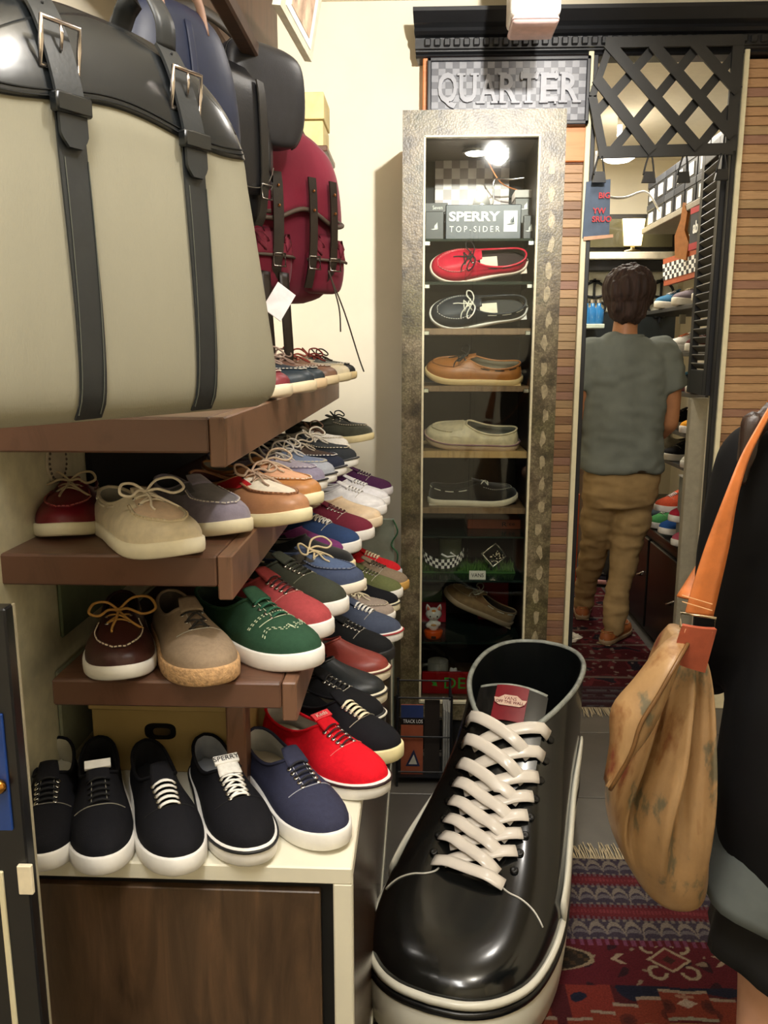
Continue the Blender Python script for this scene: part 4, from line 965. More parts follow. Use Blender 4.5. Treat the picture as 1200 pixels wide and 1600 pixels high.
mb.build('bead', mat('#cfc6a8', .4), dc)
def pane(name, x0, x1, y0, y1, z0, z1): return dbox(name, x0, x1, y0, y1, z0, z1, glassmat(), 0)
pane('glass_pane', IX0+.003, .1725, DY+.016, DY+.020, IZ0+.004, IZ1-.003); pane('glass_pane', .188, IX1-.003, DY+.016, DY+.020, IZ0+.004, IZ1-.003); pane('glass_pane', .1735, .187, DY+.012, DY+.0155, IZ0+.004, IZ1-.003)
zs = lambda py: atY(750, py, 2.70).z
WD = woodmat('#55402c', '#7a5f42', 5, (8, 1, 1), .4); WD2 = woodmat('#96774c', '#b89763', 5, (8, 1, 1), .4)
SH = {}
for nm, py, th, kind in (('a', 373, .008, 'g'), ('b', 440, .010, 'g'), ('c', 513, .020, 'w'), ('d', 603, .018, 'w'), ('e', 705, .022, 'l'), ('f', 793, .020, 'w'), ('g', 838, .006, 'g'), ('h', 906, .008, 'g'), ('i', 1003, .008, 'g'), ('j', 1088, .010, 'w')):
    z = zs(py); SH[nm] = z
    dbox('shelf_board' if kind != 'g' else 'glass_shelf', IX0+.001, IX1-.001, DY+.045, 3.015, z-th, z, {'g': mat('#1d2a24', .12), 'w': WD, 'l': WD2}[kind], .001)
    if kind in 'gw' and py < 620:
        for x_ in (IX0+.012, IX1-.012): dbox('shelf_clip', x_-.009, x_+.009, DY+.036, DY+.046, z-.022, z-.008, metal('#d8dbd4', .25))
# lamp at the top
MB().lathe([(.0, 0), (.042, 0), (.045, .006), (.04, .014), (0, .014)], 24, Matrix.Translation((.185+ox, .17, IZ1-.012))).build('lamp_body', metal(), dc, smooth=True)
MB().lathe([(.0, -.004), (.03, -.004), (.034, .0), (0, .001)], 24, Matrix.Translation((.185+ox, .17, IZ1-.012))).build('lamp_lens', emit('#fff2dc', 14), dc, smooth=True)
lamp('display_case_lamp', 'SPOT', (.185, DY+.17, IZ1-.022), 5.0, (1, .93, .82), .025, spot=150, aim=(.185, DY+.17, 0), blend=.6)
# check backdrop tiles in the top compartment
za = SH['a']
for q, c_2 in enumerate(('#cfc3bd', '#8e7f7c')):
    mb = MB()
    for i in range(9):
        for j in range(9):
            if (i+j) % 2 == q:
                mb.box(.06+i*.028+ox, .06+(i+1)*.028+ox, 3.0-DY, 3.019-DY, za+.03+j*.034, za+.03+(j+1)*.034)
    mb.build('backdrop_tiles', mat(c_2, .35), dc)['kind'] = 'stuff'
mb = MB(); mb.tube(crom([(.185+.03+ox, .2, IZ1-.01), (.27+ox, .22, IZ1-.09), (.33+ox, .25, IZ1-.11)], 5), .002, 6); mb.build('cable', mat('#c77a4a', .5), dc)
# small clip lamp standing on top shelf
cl_ = empty('clip_lamp', (.205, DY+.19, za), 0, 'small chrome swivel lamp behind the white lettered sign in the display case', 'lamp')
MB().lathe([(0, 0), (.022, 0), (.02, .01), (.005, .014), (.005, .06), (0, .06)], 16).build('base', metal(), cl_, smooth=True)
MB().tube([(0, 0, .05), (.005, -.01, .09), (.0, -.02, .12)], .006, 8).build('arm', metal(), cl_, smooth=True)
MB().lathe([(.008, .03), (.018, .025), (.030, -.02), (.034, -.04), (.028, -.04), (.012, .01)], 20, Matrix.Translation((0, -.025, .135)) @ Matrix.Rotation(RD(-15), 4, 'X')).build('shade', mat('#eceae6', .25, metal=.6), cl_, smooth=True)
MB().tube(crom([(.01, -.01, .10), (.04, 0, .13), (.045, .01, .20), (.10, .02, .205), (.145, .02, .21)], 5), .003, 6).build('wire_arm', metal('#e8e4e0'), cl_, smooth=True)
# brand sign block
def facing_box(name, lab, cat, px0, py0, px1, py1, y, dep, m, zfix=None, rz=0, bev=.002, group=None):
    a = atY(px0, py1, y); b = atY(px1, py0, y); z0 = zfix if zfix is not None else a.z
    e = empty(name, ((a.x+b.x)/2, y, z0), rz, lab, cat, group)
    w_ = (b.x-a.x)/2; h_ = b.z-z0
    MB().box(-w_, w_, 0, dep, 0, h_, bev).build('body', m, e)
    return e, w_, h_
e, w_, h_ = facing_box('sign_block', 'dark blue sign block with white lettering and sail logo on the top shelf', 'sign', 696, 319, 815, 374, 2.72, .03, mat('#26303c', .35), za)
WHT = mat('#f2f1ec', .5)
t_ = text('lettering', 'SPERRY', .036, WHT, e, None, .001, bold=.0012)
def fit(o, x0, x1, zc, hgt, y=-.0012):
    vx = [v.co.x for v in o.data.vertices]; vy = [v.co.y for v in o.data.vertices]
    sx = (x1-x0)/(max(vx)-min(vx)); sy = hgt/(max(vy)-min(vy)); mx_, my_ = (max(vx)+min(vx))/2, (max(vy)+min(vy))/2
    o.data.transform(Matrix.Translation(((x0+x1)/2, y, zc)) @ FACE @ Matrix.Diagonal((sx, sy, 1, 1)) @ Matrix.Translation((-mx_, -my_, 0)))
fit(t_, -w_+.010, w_*.44, h_*.66, h_*.28)
t_ = text('lettering', 'TOP-SIDER', .02, WHT, e, None, .001, space=1.5); fit(t_, -w_+.012, w_*.44, h_*.30, h_*.17)
MB().box(w_*.54, w_*.9, -.0015, 0, h_*.22, h_*.82).build('logo_square', WHT, e)
def sail(cx, cz, s_, y, par, m):
    mb = MB()
    for poly in ([(.05, -.2), (.28, .45), (.34, -.16)], [(-.02, -.2), (.0, .05), (.2, .3), (.03, -.2)], [(-.4, -.3), (-.1, -.25), (.4, -.2), (.3, -.3), (-.1, -.36)]):
        mb.prism([(cx+x*s_, cz+z*s_) for x, z in poly], .0008, Matrix.Translation((0, y, 0)) @ FACE)
    return mb.build('sail_logo', m, par)
sail(w_*.72, h_*.53, .034, -.0017, e, mat('#20303c', .5))
MB().box(-w_*.85, w_*.62, .0, .03, -.0, .001).build('foot', mat('#3b3b3b', .4), e)
# black logo cards on either side
for px0, py0, px1, py1, lab in ((664, 330, 694, 371, 'black card with white sail logo at the left of the dark blue sign block'), (817, 336, 836, 371, 'black card with white sail logo at the right of the dark blue sign block')):
    e, w_, h_ = facing_box('logo_card', lab, 'card', px0, py0, px1, py1, 2.76, .012, mat('#1d1f20', .4), za, group='logo cards')
    sail(0, h_*.5, .03, -.001, e, WHT)
for k, (px0, py0, px1, py1, lab) in enumerate(((664, 300, 700, 313, 'thin dark box with small white script, upper of two'), (664, 314, 698, 328, 'thin dark box with small white script, lower of two'))):
    a = atY(px0, py1, 2.80); b = atY(px1, py0, 2.80); z0 = (za+.066, za+.095)[1-k]
    e = empty('thin_box', ((a.x+b.x)/2, 2.80, z0), 0, lab, 'box', 'thin dark boxes'); w_ = (b.x-a.x)/2
    MB().box(-w_, w_, 0, .08, 0, .0285, .001).build('body', mat('#2a2826', .4), e); t_ = text('script', 'Seven', .014, WHT, e, None, .0005); fit(t_, -.012, .02, .014, .012)
tag(bx('box_riser', (.02, .096, 2.79, 2.9, za+.0005, za+.0655), mat('#191817', .5)), 'black riser under the thin dark boxes', 'box')
bxr = atY(838, 322, 2.80)
e = empty('logo_box', (bxr.x-.03, 2.82, za), 0, 'tall grey box with white sail mark at the right of top compartment', 'box')
MB().box(-.035, .025, 0, .1, 0, .14, .002).build('body', mat('#4a4845', .4), e); MB().box(-.036, .026, -.001, .101, .141, .165, .001).build('lid', mat('#a59d96', .4), e); sail(-.006, .115, .03, -.0012, e, WHT)
# the shoes in the case
def cshoe(lab, kind, px0, px1, y, z, up, tilt=None, lift=0., dz=0., **k):
    a = atY(px0, 600, y).x; b = atY(px1, 600, y).x; L_ = (b-a)/1.02
    rot = tilt or (0, 0, RD(180)); k.setdefault('group', 'shoes in the display case')
    return shoe(lab, Vector(((a+b)/2, y, z+lift)), 0, kind, up, L=L_, tilt=rot, **k)
def showface(deg, yaw=180, roll=0): return (Matrix.Rotation(RD(deg), 3, 'X') @ Matrix.Rotation(RD(roll), 3, 'Y') @ Matrix.Rotation(RD(yaw), 3, 'Z')).to_euler()
cshoe('bright red patent boat shoe tipped to show its inside, in the display case', 'boat', 670, 818, 2.765, SH['b'], leather('#c81e3a', .2), showface(70, 184), .05, sole='#f0d9c4', lace='#20191a', style='bow', stitch='#e88a8a', lining='#2a1a1a', card=True)
cshoe('black boat shoe with white laces tipped to show its inside, in the display case', 'boat', 670, 820, 2.765, SH['c'], leather('#1b2129', .4), showface(70, 184), .05, sole='#e6e0d4', lace='#ddd8c8', style='bow', stitch='#d8d6cc', lining='#3a3a38', card=True)
cshoe('tan leather boat shoe with black laces on a case shelf', 'boat', 664, 815, 2.765, SH['d'], leather('#a2652d'), showface(26, 172), .02, sole='#d8ba84', lace='#191512', style='bow', stitch='#7c4a20', lining='#8d836e')
cshoe('cream leather penny loafer on a case shelf', 'loafer', 664, 813, 2.765, SH['e'], leather('#ddceaa'), showface(24, 171), .018, sole='#cbb192', lace=None, stitch='#b9a884', lining='#757468', stripe='#8a6670')
cshoe('black high laced shoe with white sole on a case shelf', 'boat', 670, 814, 2.765, SH['f'], suede('#1d1b1a'), showface(10, 2), .006, sole='#d9ceb4', lace='#d8d4c4', style='cross', stitch='#a8a296', lining='#141414')
ROWS = cshoe('tan suede boat shoe leaning nose up in the display case', 'boat', 690, 816, 2.84, SH['i'], suede('#8f7554'), showface(14, 172, 24), .07, sole='#a48f74', lace='#cfc8b4', style='bow', stitch='#c6b394', lining='#3c3026', quarter=suede('#7d5f42'))
# terracotta box
e, w_, h_ = facing_box('terracotta_box', 'terracotta coloured box with dark logo lying in the display case', 'box', 730, 812, 814, 838, 2.82, .12, mat('#a4563a', .5), SH['g'])
t_ = text('logo', 'R', .03, mat('#3a1c14', .5), e, None, .0006); fit(t_, w_*.3, w_*.48, h_*.5, h_*.45); t_ = text('logo', 'ce', .03, mat('#3a1c14', .5), e, None, .0006); fit(t_, w_*.56, w_*.78, h_*.5, h_*.25)
# artificial grass strip
gm = [mat(c, .8) for c in ('#3d6a2c', '#587f38')]
e = empty('grass_mat', (.187, 2.78, SH['h']), 0, 'strip of green artificial grass on a case shelf', 'grass mat')
MB().box(-.16, .16, 0, .12, 0, .006, .001).build('base', gm[0], e)
mb = MB(); rn = random.Random(5)
for k in range(700):
    x, y = rn.uniform(-.16, .16), rn.uniform(0, .12); h_ = rn.uniform(.012, .03); a = rn.uniform(0, 6.28); d = Vector((math.cos(a), math.sin(a), 0))*.0016; tip = Vector((x+rn.uniform(-.008, .008), y+rn.uniform(-.008, .008), .006+h_))
    mb.add([Vector((x, y, .005))-d, Vector((x, y, .005))+d, tip], [(0, 1, 2)])
o = mb.build('blades', gm[1], e); o['kind'] = 'stuff'
# checkered belt
be = empty('checkered_belt', (.10, 2.78, SH['h']+.028), 0, 'black and white checkered belt curled on the artificial grass', 'belt')
path = [(-.075, .02, .058), (-.07, -.012, .040), (-.05, -.024, .024), (-.02, -.034, .014), (.01, -.036, .014), (.035, -.032, .02), (.055, -.022, .034), (.068, -.008, .05)]
Q = crom(path, 3)
for q in range(2):
    mb = MB()
    for i in range(len(Q)-1):
        for j in range(3):
            if (i+j) % 2 == q:
                z0, z1 = -.016+j*.0107, -.016+(j+1)*.0107; p, r_ = Vector(Q[i]), Vector(Q[i+1])
                v = [p+Vector((0, 0, z0)), r_+Vector((0, 0, z0)), r_+Vector((0, 0, z1)), p+Vector((0, 0, z1))]
                mb.add(v+[x+Vector((0, .002, 0)) for x in v], [(0, 1, 2, 3), (7, 6, 5, 4), (0, 4, 5, 1), (2, 6, 7, 3), (1, 5, 6, 2), (0, 3, 7, 4)])
    mb.build('belt_squares', mat(('#f0eee6', '#131313')[q], .5), be)['kind'] = 'stuff'
MB().tube([(-.01, -.038, .05), (.01, -.04, .04), (.04, -.04, .045), (.02, -.036, .055)], .0035, 6).build('white_tag', WHT, be, smooth=True)
# glass tumbler
e = empty('glass_tumbler', (.125, 2.86, SH['h']), 0, 'smoky glass tumbler behind the checkered belt', 'glass')
MB().lathe([(.030, 0), (.038, .01), (.04, .11), (.037, .11), (.034, .012), (0, .012)], 24).build('glass', mat('#6f7a62', .15, var=.1), e, smooth=True)
# chrome buckle
e = empty('chrome_buckle', (.275, 2.80, SH['h']+.012), 0, 'chrome square belt buckle studded with stones standing on the grass', 'buckle')
T_ = Matrix.Translation((0, 0, .05)) @ Matrix.Rotation(RD(-40), 4, 'Y')
c4 = [T_ @ Vector(p) for p in ((-.03, 0, -.03), (.03, 0, -.03), (.03, 0, .03), (-.03, 0, .03))]
MB().tube([c4[0].lerp(c4[1], t) for t in (0, .5)]+[c4[1], c4[1].lerp(c4[2], .5), c4[2], c4[2].lerp(c4[3], .5), c4[3], c4[3].lerp(c4[0], .5)], .006, 8, closed=True).build('frame', metal('#e2e2e2', .12), e, smooth=True)
mb = MB()
for k in range(26): mb.ell(T_ @ Vector((rn.uniform(-.022, .022), -.004, rn.uniform(-.03, .004))), (.003,)*3, 6, 4)
mb.build('studs', metal('#f2f2f2', .08), e)['kind'] = 'stuff'
MB().box(-.02, .02, .0, .012, -.012, .03, .003).build('stand', mat('#222222', .4), e)
e, w_, h_ = facing_box('name_card', 'small white name card at the front of the grass shelf', 'card', 733, 892, 759, 908, 2.705, .002, mat('#f0ece0', .6), SH['h'], bev=0)
t_ = text('lettering', 'VANS', .016, mat('#333333', .6), e, None, .0004); fit(t_, -w_*.75, w_*.75, h_*.5, h_*.45)
# lucky cat
e = empty('cat_figurine', (.066, 2.735, SH['i']), 0, 'white beckoning cat figurine with orange ears on an orange base', 'figurine')
WP = mat('#f1ede6', .2, var=.03, coat=.5); OP = mat('#ea5a14', .3, var=.06)
MB().lathe([(0, 0), (.026, 0), (.029, .008), (.033, .026), (.030, .030), (0, .030)], 20, sy=.8).build('base', OP, e, smooth=True)
MB().box(-.008, .008, -.028, -.022, .006, .014, .001).build('base_slot', mat('#3a1408', .5), e)
blob('body', MB().ell((0, 0, .048), (.020, .018, .024)).ell((-.020, -.008, .048), (.008, .010, .010)).ell((.018, -.01, .055), (.009, .009, .009)), WP, e, .004, 3)
hd_ = blob('head', MB().ell((0, -.003, .088), (.0285, .024, .023)), WP, e, .004, 2)
for sg_ in (1, -1):
    ear = MB().lathe([(.010, 0), (.007, .010), (.0015, .020)], 10, Matrix.Translation((sg_*.018, -.002, .103)) @ Matrix.Rotation(RD(sg_*14), 4, 'Y')); ea = ear.build('ear', WP, e, smooth=True)
    MB().lathe([(.006, 0), (.004, .007), (.001, .013)], 8, Matrix.Translation((sg_*.018, -.009, .104)) @ Matrix.Rotation(RD(sg_*14), 4, 'Y')).build('inner_ear', mat('#e67a5a', .4), ea, smooth=True)
    MB().ell((sg_*.012, -.025, .085), (.0022, .0015, .003), 8, 6).build('eye', mat('#141414', .2), hd_, smooth=True)
MB().ell((0, -.019, .102), (.008, .004, .006), 10, 6).build('forehead_patch', mat('#e79a3a', .4), hd_, smooth=True)
MB().ell((0, -.0275, .080), (.002, .0012, .0015), 8, 5).build('nose', mat('#d85a4a', .4), hd_, smooth=True)
MB().ell((0, -.018, .052), (.010, .003, .004), 10, 6).build('bib', mat('#e0a040', .4), e, smooth=True)
# red boxes behind the cat
tag(bx('red_box', (.022, .115, 2.90, 2.98, SH['i'], SH['i']+.075), mat('#a3162c', .5)), 'dark red box standing behind the cat figurine', 'box')
tag(bx('red_box', (.235, .345, 2.94, 3.01, SH['i'], SH['i']+.16), mat('#8e1420', .5)), 'red box behind the leaning tan suede shoe', 'box')
tag(bx('green_box', (.022, .10, 2.905, 2.985, SH['i']+.0755, SH['i']+.12), mat('#24502c', .5)), 'dark green box stacked on the dark red box in the case', 'box')
# bottom compartment
e = empty('frosted_mug', (.085, 2.80, SH['j']), 0, 'frosted grey mug with handle in the lowest compartment', 'mug')
MB().lathe([(.032, 0), (.036, .004), (.037, .09), (.034, .09), (.031, .008), (0, .008)], 26).build('body', mat('#8d887a', .5), e, smooth=True)
MB().tube(crom([(-.034, 0, .075), (-.055, 0, .07), (-.06, 0, .045), (-.05, 0, .022), (-.034, 0, .018)], 4), .005, 8).build('handle', mat('#8d887a', .5), e, smooth=True)
e = empty('china_ornament', (.158, 2.80, SH['j']), 0, 'small white china animal ornament beside the frosted mug', 'ornament')
blob('body', MB().ell((0, 0, .028), (.026, .022, .024)).ell((-.018, -.01, .05), (.016, .015, .014)).ell((-.026, -.01, .062), (.006, .005, .008)).ell((-.010, -.01, .062), (.006, .005, .008)).ell((-.012, 0, .008), (.008, .008, .01)).ell((.014, 0, .008), (.008, .008, .01)), WP, e, .004, 2)
e, w_, h_ = facing_box('red_sign', 'red sign with green letters and arrow at the bottom of the case', 'sign', 659, 1052, 790, 1086, 2.715, .012, mat('#bb161c', .35), SH['j'])
GN = mat('#55cf4a', .5)
t_ = text('lettering', 'DEK', .05, GN, e, None, .0008); fit(t_, -w_*.46, w_*.35, h_*.52, h_*.5)
mb = MB().prism([(-.012, .008), (-.007, .012), (.003, .002), (.006, .008), (.010, -.010), (-.009, -.008), (-.003, -.003)], .001, Matrix.Translation((-w_*.70, -.0012, h_*.5)) @ FACE); mb.build('arrow', GN, e)

# ------------------------------------------------------------------ lattice, clips and louvre in the doorway
LAT = mat('#1a1916', .5, var=.2, scale=20, bump=.1)
la = empty('lattice_panel', (0, 0, 0), 0, 'black wooden diamond lattice panel hanging in the top of the doorway', 'lattice')
LY = 3.0
def bar(name, p0, p1, wpx, y, par, m=LAT, th=.012, yb=None):
    a = atY(*p0, y); b = atY(*p1, yb or y); w_ = wpx/F*y*.5
    d = (b-a).normalized(); n_ = Vector((0, -1, 0)); s_ = d.cross(n_).normalized()*w_
    v = [a-s_, b-s_, b+s_, a+s_]; v = v+[p+Vector((0, th, 0)) for p in v]
    return MB().add(v, [(0, 1, 2, 3), (7, 6, 5, 4), (0, 4, 5, 1), (2, 6, 7, 3), (1, 5, 6, 2), (0, 3, 7, 4)]).build(name, m, par)
for p0, p1, w_ in (((946, 66), (1162, 62), 14), ((936, 238), (1146, 232), 16), ((955, 66), (926, 150), 10), ((926, 150), (943, 238), 12), ((1155, 62), (1142, 236), 16)): bar('frame_bar', p0, p1, w_, LY+(.002 if abs(p0[0]-p1[0]) < 40 else 0), la)
for p0, p1 in (((950, 66), (1092, 230)), ((1020, 68), (1146, 212)), ((1086, 66), (1154, 142)), ((932, 122), (1020, 236))): bar('lattice_slat', p0, p1, 15, LY-.008, la, th=.008)
for p0, p1 in (((1150, 84), (1028, 232)), ((1096, 66), (958, 234)), ((1030, 66), (930, 178)), ((1146, 164), (1090, 232))): bar('lattice_slat', p0, p1, 13, LY+.013, la, th=.008)
CLP = mat('#101010', .4)
for k, (px, py, lab) in enumerate(((938, 244, 'black hanging clip at the left end of the lattice bottom bar'), (1016, 244, 'black hanging clip below the middle of the lattice'), (1070, 244, 'black hanging clip third along the lattice bar'), (1130, 240, 'black hanging clip at the right end of the lattice bottom bar'))):
    p = atY(px, py, 3.0); e = empty('hanging_clip', (p.x, 3.0, p.z), 0, lab, 'clip', 'clips on the lattice')
    MB().tube(crom([(-.006, 0, .0), (-.014, 0, -.03), (-.020, 0, -.06)], 4), .003, 6).build('arm', CLP, e, smooth=True)
    MB().tube(crom([(.006, 0, .0), (.012, 0, -.03), (.016, 0, -.06)], 4), .003, 6).build('arm', CLP, e, smooth=True)
    MB().prism([(-.024, -.085), (.022, -.085), (.016, -.05), (-.016, -.05)], .014, Matrix.Translation((0, .007, 0)) @ FACE).build('jaw', CLP, e)
# navy hanging poster
e = empty('hanging_poster', (0, 0, 0), 0, 'slate blue hanging poster with red lettering clipped to the lattice', 'poster')
q = [atY(916, 284, 3.03), atY(954, 280, 3.03), atY(952, 366, 3.03), atY(910, 372, 3.03)]
quadplate('sheet', q, .003, mat('#47566b', .6, var=.15), e)
c = (q[0]+q[1])/2
for s_, px, py, z_ in (('YW', 926, 330, .02), ('SRUO', 930, 343, .014), ('BIG', 934, 306, .02)):
    p = atY(px, py, 3.025); t_ = text('lettering', s_, .026, mat('#c2242c', .5), e, Matrix.Translation((p.x+.022, 3.022, p.z)) @ FACE, .0004, bold=.0006)
quadplate('bottom_batten', [atY(912, 370, 3.028), atY(958, 366, 3.028), atY(958, 371, 3.028), atY(912, 376, 3.028)], .006, mat('#c99a78', .5), e)
# louvred shutter standing open
lv = empty('louvre_shutter', (0, 0, 0), 0, 'black louvred shutter folded back beside the right door jamb', 'shutter')
L0 = Vector((1.064, 3.085, 0)); L1 = Vector((1.088, 3.37, 0)); ld = (L1-L0).normalized(); LZ0, LZ1 = 1.20, 2.10
LM = Matrix(((ld.x, -ld.y, 0, L0.x), (ld.y, ld.x, 0, L0.y), (0, 0, 1, 0), (0, 0, 0, 1))); lw = (L1-L0).length
for x0_, x1_, z0_, z1_, nm in ((0, .045, LZ0, LZ1, 'stile'), (lw-.045, lw, LZ0, LZ1, 'stile'), (.045, lw-.045, LZ0, LZ0+.09, 'rail'), (.045, lw-.045, LZ1-.06, LZ1, 'rail')): MB().box(x0_, x1_, -.012, .012, z0_, z1_, .002, LM).build(nm, BLACK, lv)
z = LZ0+.105
LVM = mat('#5b574f', .45)
while z < LZ1-.07:
    MB().box(.045, lw-.045, -.016, .016, -.002, .002, 0, LM @ Matrix.Translation((0, 0, z)) @ Matrix.Rotation(RD(40), 4, 'X')).build('slat', LVM, lv); z += .032
tag(bx('upright_board', (1.075, 1.16, 3.30, 3.34, .0, 1.18), mat('#a9a18c', .4)), 'pale grey upright panel under the louvred shutter', 'panel')

# ------------------------------------------------------------------ room beyond the doorway
struct('wall_rear', MB().box(.2, 2.6, 5.6, 5.68, 0, 2.54), CREAM); struct('wall_rear_left', MB().box(.22, .30, YB+.08, 5.6, 0, 2.54), CREAM); struct('wall_rear_right', MB().box(1.72, 1.80, YB+.08, 5.6, 0, 2.54), CREAM)
def pbox(name, lab, cat, px0, py0, px1, py1, y, dep, m, group=None, bev=.003, z0=None):
    a = atY(px0, py1, y); b = atY(px1, py0, y)
    return tag(bx(name, (a.x, b.x, y, y+dep, z0 if z0 is not None else a.z, b.z), m, None, bev), lab, cat, group)
# round ceiling light
p = atY(966, 247, 4.6)
e = empty('round_ceiling_light', (p.x, 4.6, p.z), 0, 'bright round ceiling lamp in the room beyond the doorway', 'lamp')
MB().lathe([(0, -.02), (.06, -.016), (.085, 0), (.085, .012), (0, .012)], 24).build('diffuser', emit('#fff4df', 9), e, smooth=True)
MB().lathe([(.085, .012), (.09, .012), (.09, .03), (0, .03)], 24).build('rim', metal(), e, smooth=True)
MB().lathe([(.012, .03), (.012, 2.54-p.z), (0, 2.54-p.z)], 10).build('stem', metal(), e, smooth=True)
# glass fronted wall cupboard and ledge
a = atY(900, 392, 5.1); b = atY(1062, 333, 5.1)
e = empty('wall_cupboard', ((a.x+b.x)/2, 5.1, a.z), 0, 'dark glass fronted wall cupboard at the end of the rear room', 'cabinet'); w_, h_ = (b.x-a.x)/2, b.z-a.z
MB().box(-w_, w_, .02, .45, 0, h_, .004).build('body', mat('#1d1a15', .5), e)
MB().box(-w_+.03, w_-.03, .0, .02, .02, h_-.03, .002).build('glass_front', mat('#55503a', .08, var=.2, scale=3), e)
pbox('ledge', 'cream ledge below the dark wall cupboard', 'shelf', 900, 393, 1052, 405, 5.08, .4, mat('#eee4cc', .5))
pbox('dark_pelmet', 'black pelmet board under the cream ledge', 'board', 900, 406, 1060, 423, 5.12, .3, mat('#12110f', .5))
# added glowing lamp shape, stands in for a bright reflection on the cupboard glass
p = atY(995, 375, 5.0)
e = empty('reflection_stand_in', (p.x, 5.02, atY(995, 393, 5.02).z+.001), 0, 'added glowing lamp shape on the cream ledge standing in for a reflection in the cupboard glass', 'lamp')
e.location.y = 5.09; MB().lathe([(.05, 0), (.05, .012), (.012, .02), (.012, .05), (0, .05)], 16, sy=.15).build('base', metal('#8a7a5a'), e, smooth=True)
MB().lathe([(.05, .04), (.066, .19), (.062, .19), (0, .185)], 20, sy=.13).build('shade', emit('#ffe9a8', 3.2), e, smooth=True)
# wrought iron scroll screen on a pale panel
sp = empty('scroll_screen', (0, 0, 0), 0, 'black wrought iron scroll screen over pale panels behind the man', 'screen')
a = atY(905, 585, 5.2); b = atY(1062, 424, 5.2)
MB().box(a.x, b.x, 5.22, 5.24, b.z-.23, b.z).build('panel', mat('#cfcdb8', .6), sp); MB().box(a.x, b.x, 5.22, 5.24, a.z-.3, b.z-.235).build('lower_panel', mat('#24292b', .3), sp)
cx = a.x+.07
while cx < b.x-.05:
    zc = b.z-.16
    for s1 in (1, -1):
        for s2 in (1, -1):
            sp_ = [(cx+s1*(.005+.075*math.sin(t*1.5)*(1-t*.12)), 5.21, zc+s2*(.012+.085*(1-math.cos(t*1.35))*.55)) for t in ulist(0, 2.6, 16)]
            MB().tube(sp_, .008, 6).build('scroll', BLACK, sp, smooth=True)
    MB().tube([(cx, 5.21, zc-.14), (cx, 5.21, zc+.12)], .008, 6).build('bar', BLACK, sp); cx += .2
for k, (px, py) in enumerate(((916, 500), (926, 500), (936, 500))):
    p = atY(px, py, 5.0); e = empty('blue_bottle', (p.x, 5.02, atY(px, 506, 4.95).z+.0005), 0, ('left', 'middle', 'right')[k]+' blue glass bottle on the pale glass shelf', 'bottle', 'blue bottles')
    MB().lathe([(0, 0), (.028, 0), (.03, .01), (.03, .08), (.012, .1), (.012, .125), (0, .125)], 14).build('glass', mat('#2e6fa6', .1), e, smooth=True); MB().lathe([(.013, .12), (.013, .14), (0, .14)], 10).build('cap', metal(), e)
pbox('glass_shelf', 'pale glass shelf under the blue bottles', 'shelf', 895, 506, 945, 513, 4.95, .268, mat('#cfdccb', .2))
# shelving on the right of the rear room
RX = 1.27
rows = ((478, 'a'), (550, 'b'), (612, 'c'), (674, 'd'), (726, 'e'))
for k, (py, nm) in enumerate(rows):
    z = atX(1060, py, RX).z
    e = empty('rear_shelf', (RX, 3.72, z), 0, ('topmost', 'second', 'third', 'fourth', 'lowest')[k]+' dark shoe shelf along the right of the rear room', 'shelf', 'rear room shelves')
    MB().box(0, .36, 0, 1.25, -.02, 0, .002).build('board', mat('#23211e', .5), e)
    for yy in (.3, .95): MB().box(.16, .19, yy, yy+.02, -.07, -.02).build('bracket', mat('#b9b3a0', .4), e)
    rows_s = {'a': (('#2c3b55', '#efe9d8', '#e6d9c2'), ('#8a7f86', '#efe9d8', '#d8c9a8'), ('#3b6a8a', '#efe9d8', '#e6e6e6')), 'b': (('#5b2a26', '#f0ece0', '#f2f2f2'), ('#e9e4d8', '#f0ece0', '#c9642c')),
              'c': (('#c9c4c2', '#dcd8d0', '#8a8588'), ('#27303a', '#c07a7a', '#4a9ac0'), ('#8fa0a8', '#c9b9a0', '#d06a7a')), 'd': (('#e8a02c', '#f2efe8', '#e04a5a'), ('#1c1c1e', '#f0ede4', '#1c1c1e')), 'e': (('#d9d4c0', '#efeada', '#a5a090'), ('#1a1a1c', '#d8d2c0', '#1a1a1c'), ('#e9e2cc', '#efeada', '#cfc8b4'))}[nm]
    for j, (c1, c2, c3) in enumerate(rows_s):
        shoe('%s trainer with %s sole on the %s rear shelf, %s from the doorway' % ({'#2c3b55': 'navy', '#8a7f86': 'grey', '#3b6a8a': 'teal blue', '#5b2a26': 'dark red', '#e9e4d8': 'off white', '#c9c4c2': 'pale grey', '#27303a': 'charcoal', '#8fa0a8': 'blue grey', '#e8a02c': 'yellow', '#1c1c1e': 'black', '#d9d4c0': 'cream', '#1a1a1c': 'black', '#e9e2cc': 'ivory'}[c1], 'pink' if c2 == '#c07a7a' else 'pale', ('topmost', 'second', 'third', 'fourth', 'lowest')[k], ('first', 'second', 'third')[j]),
             Vector((RX+.10, 3.92+j*.30+.05*(k % 2), z)), RD(200), 'run', c1, c2, c3, 'bars', group='trainers in the rear room', L=.28, eyes=False, foxing=.10)
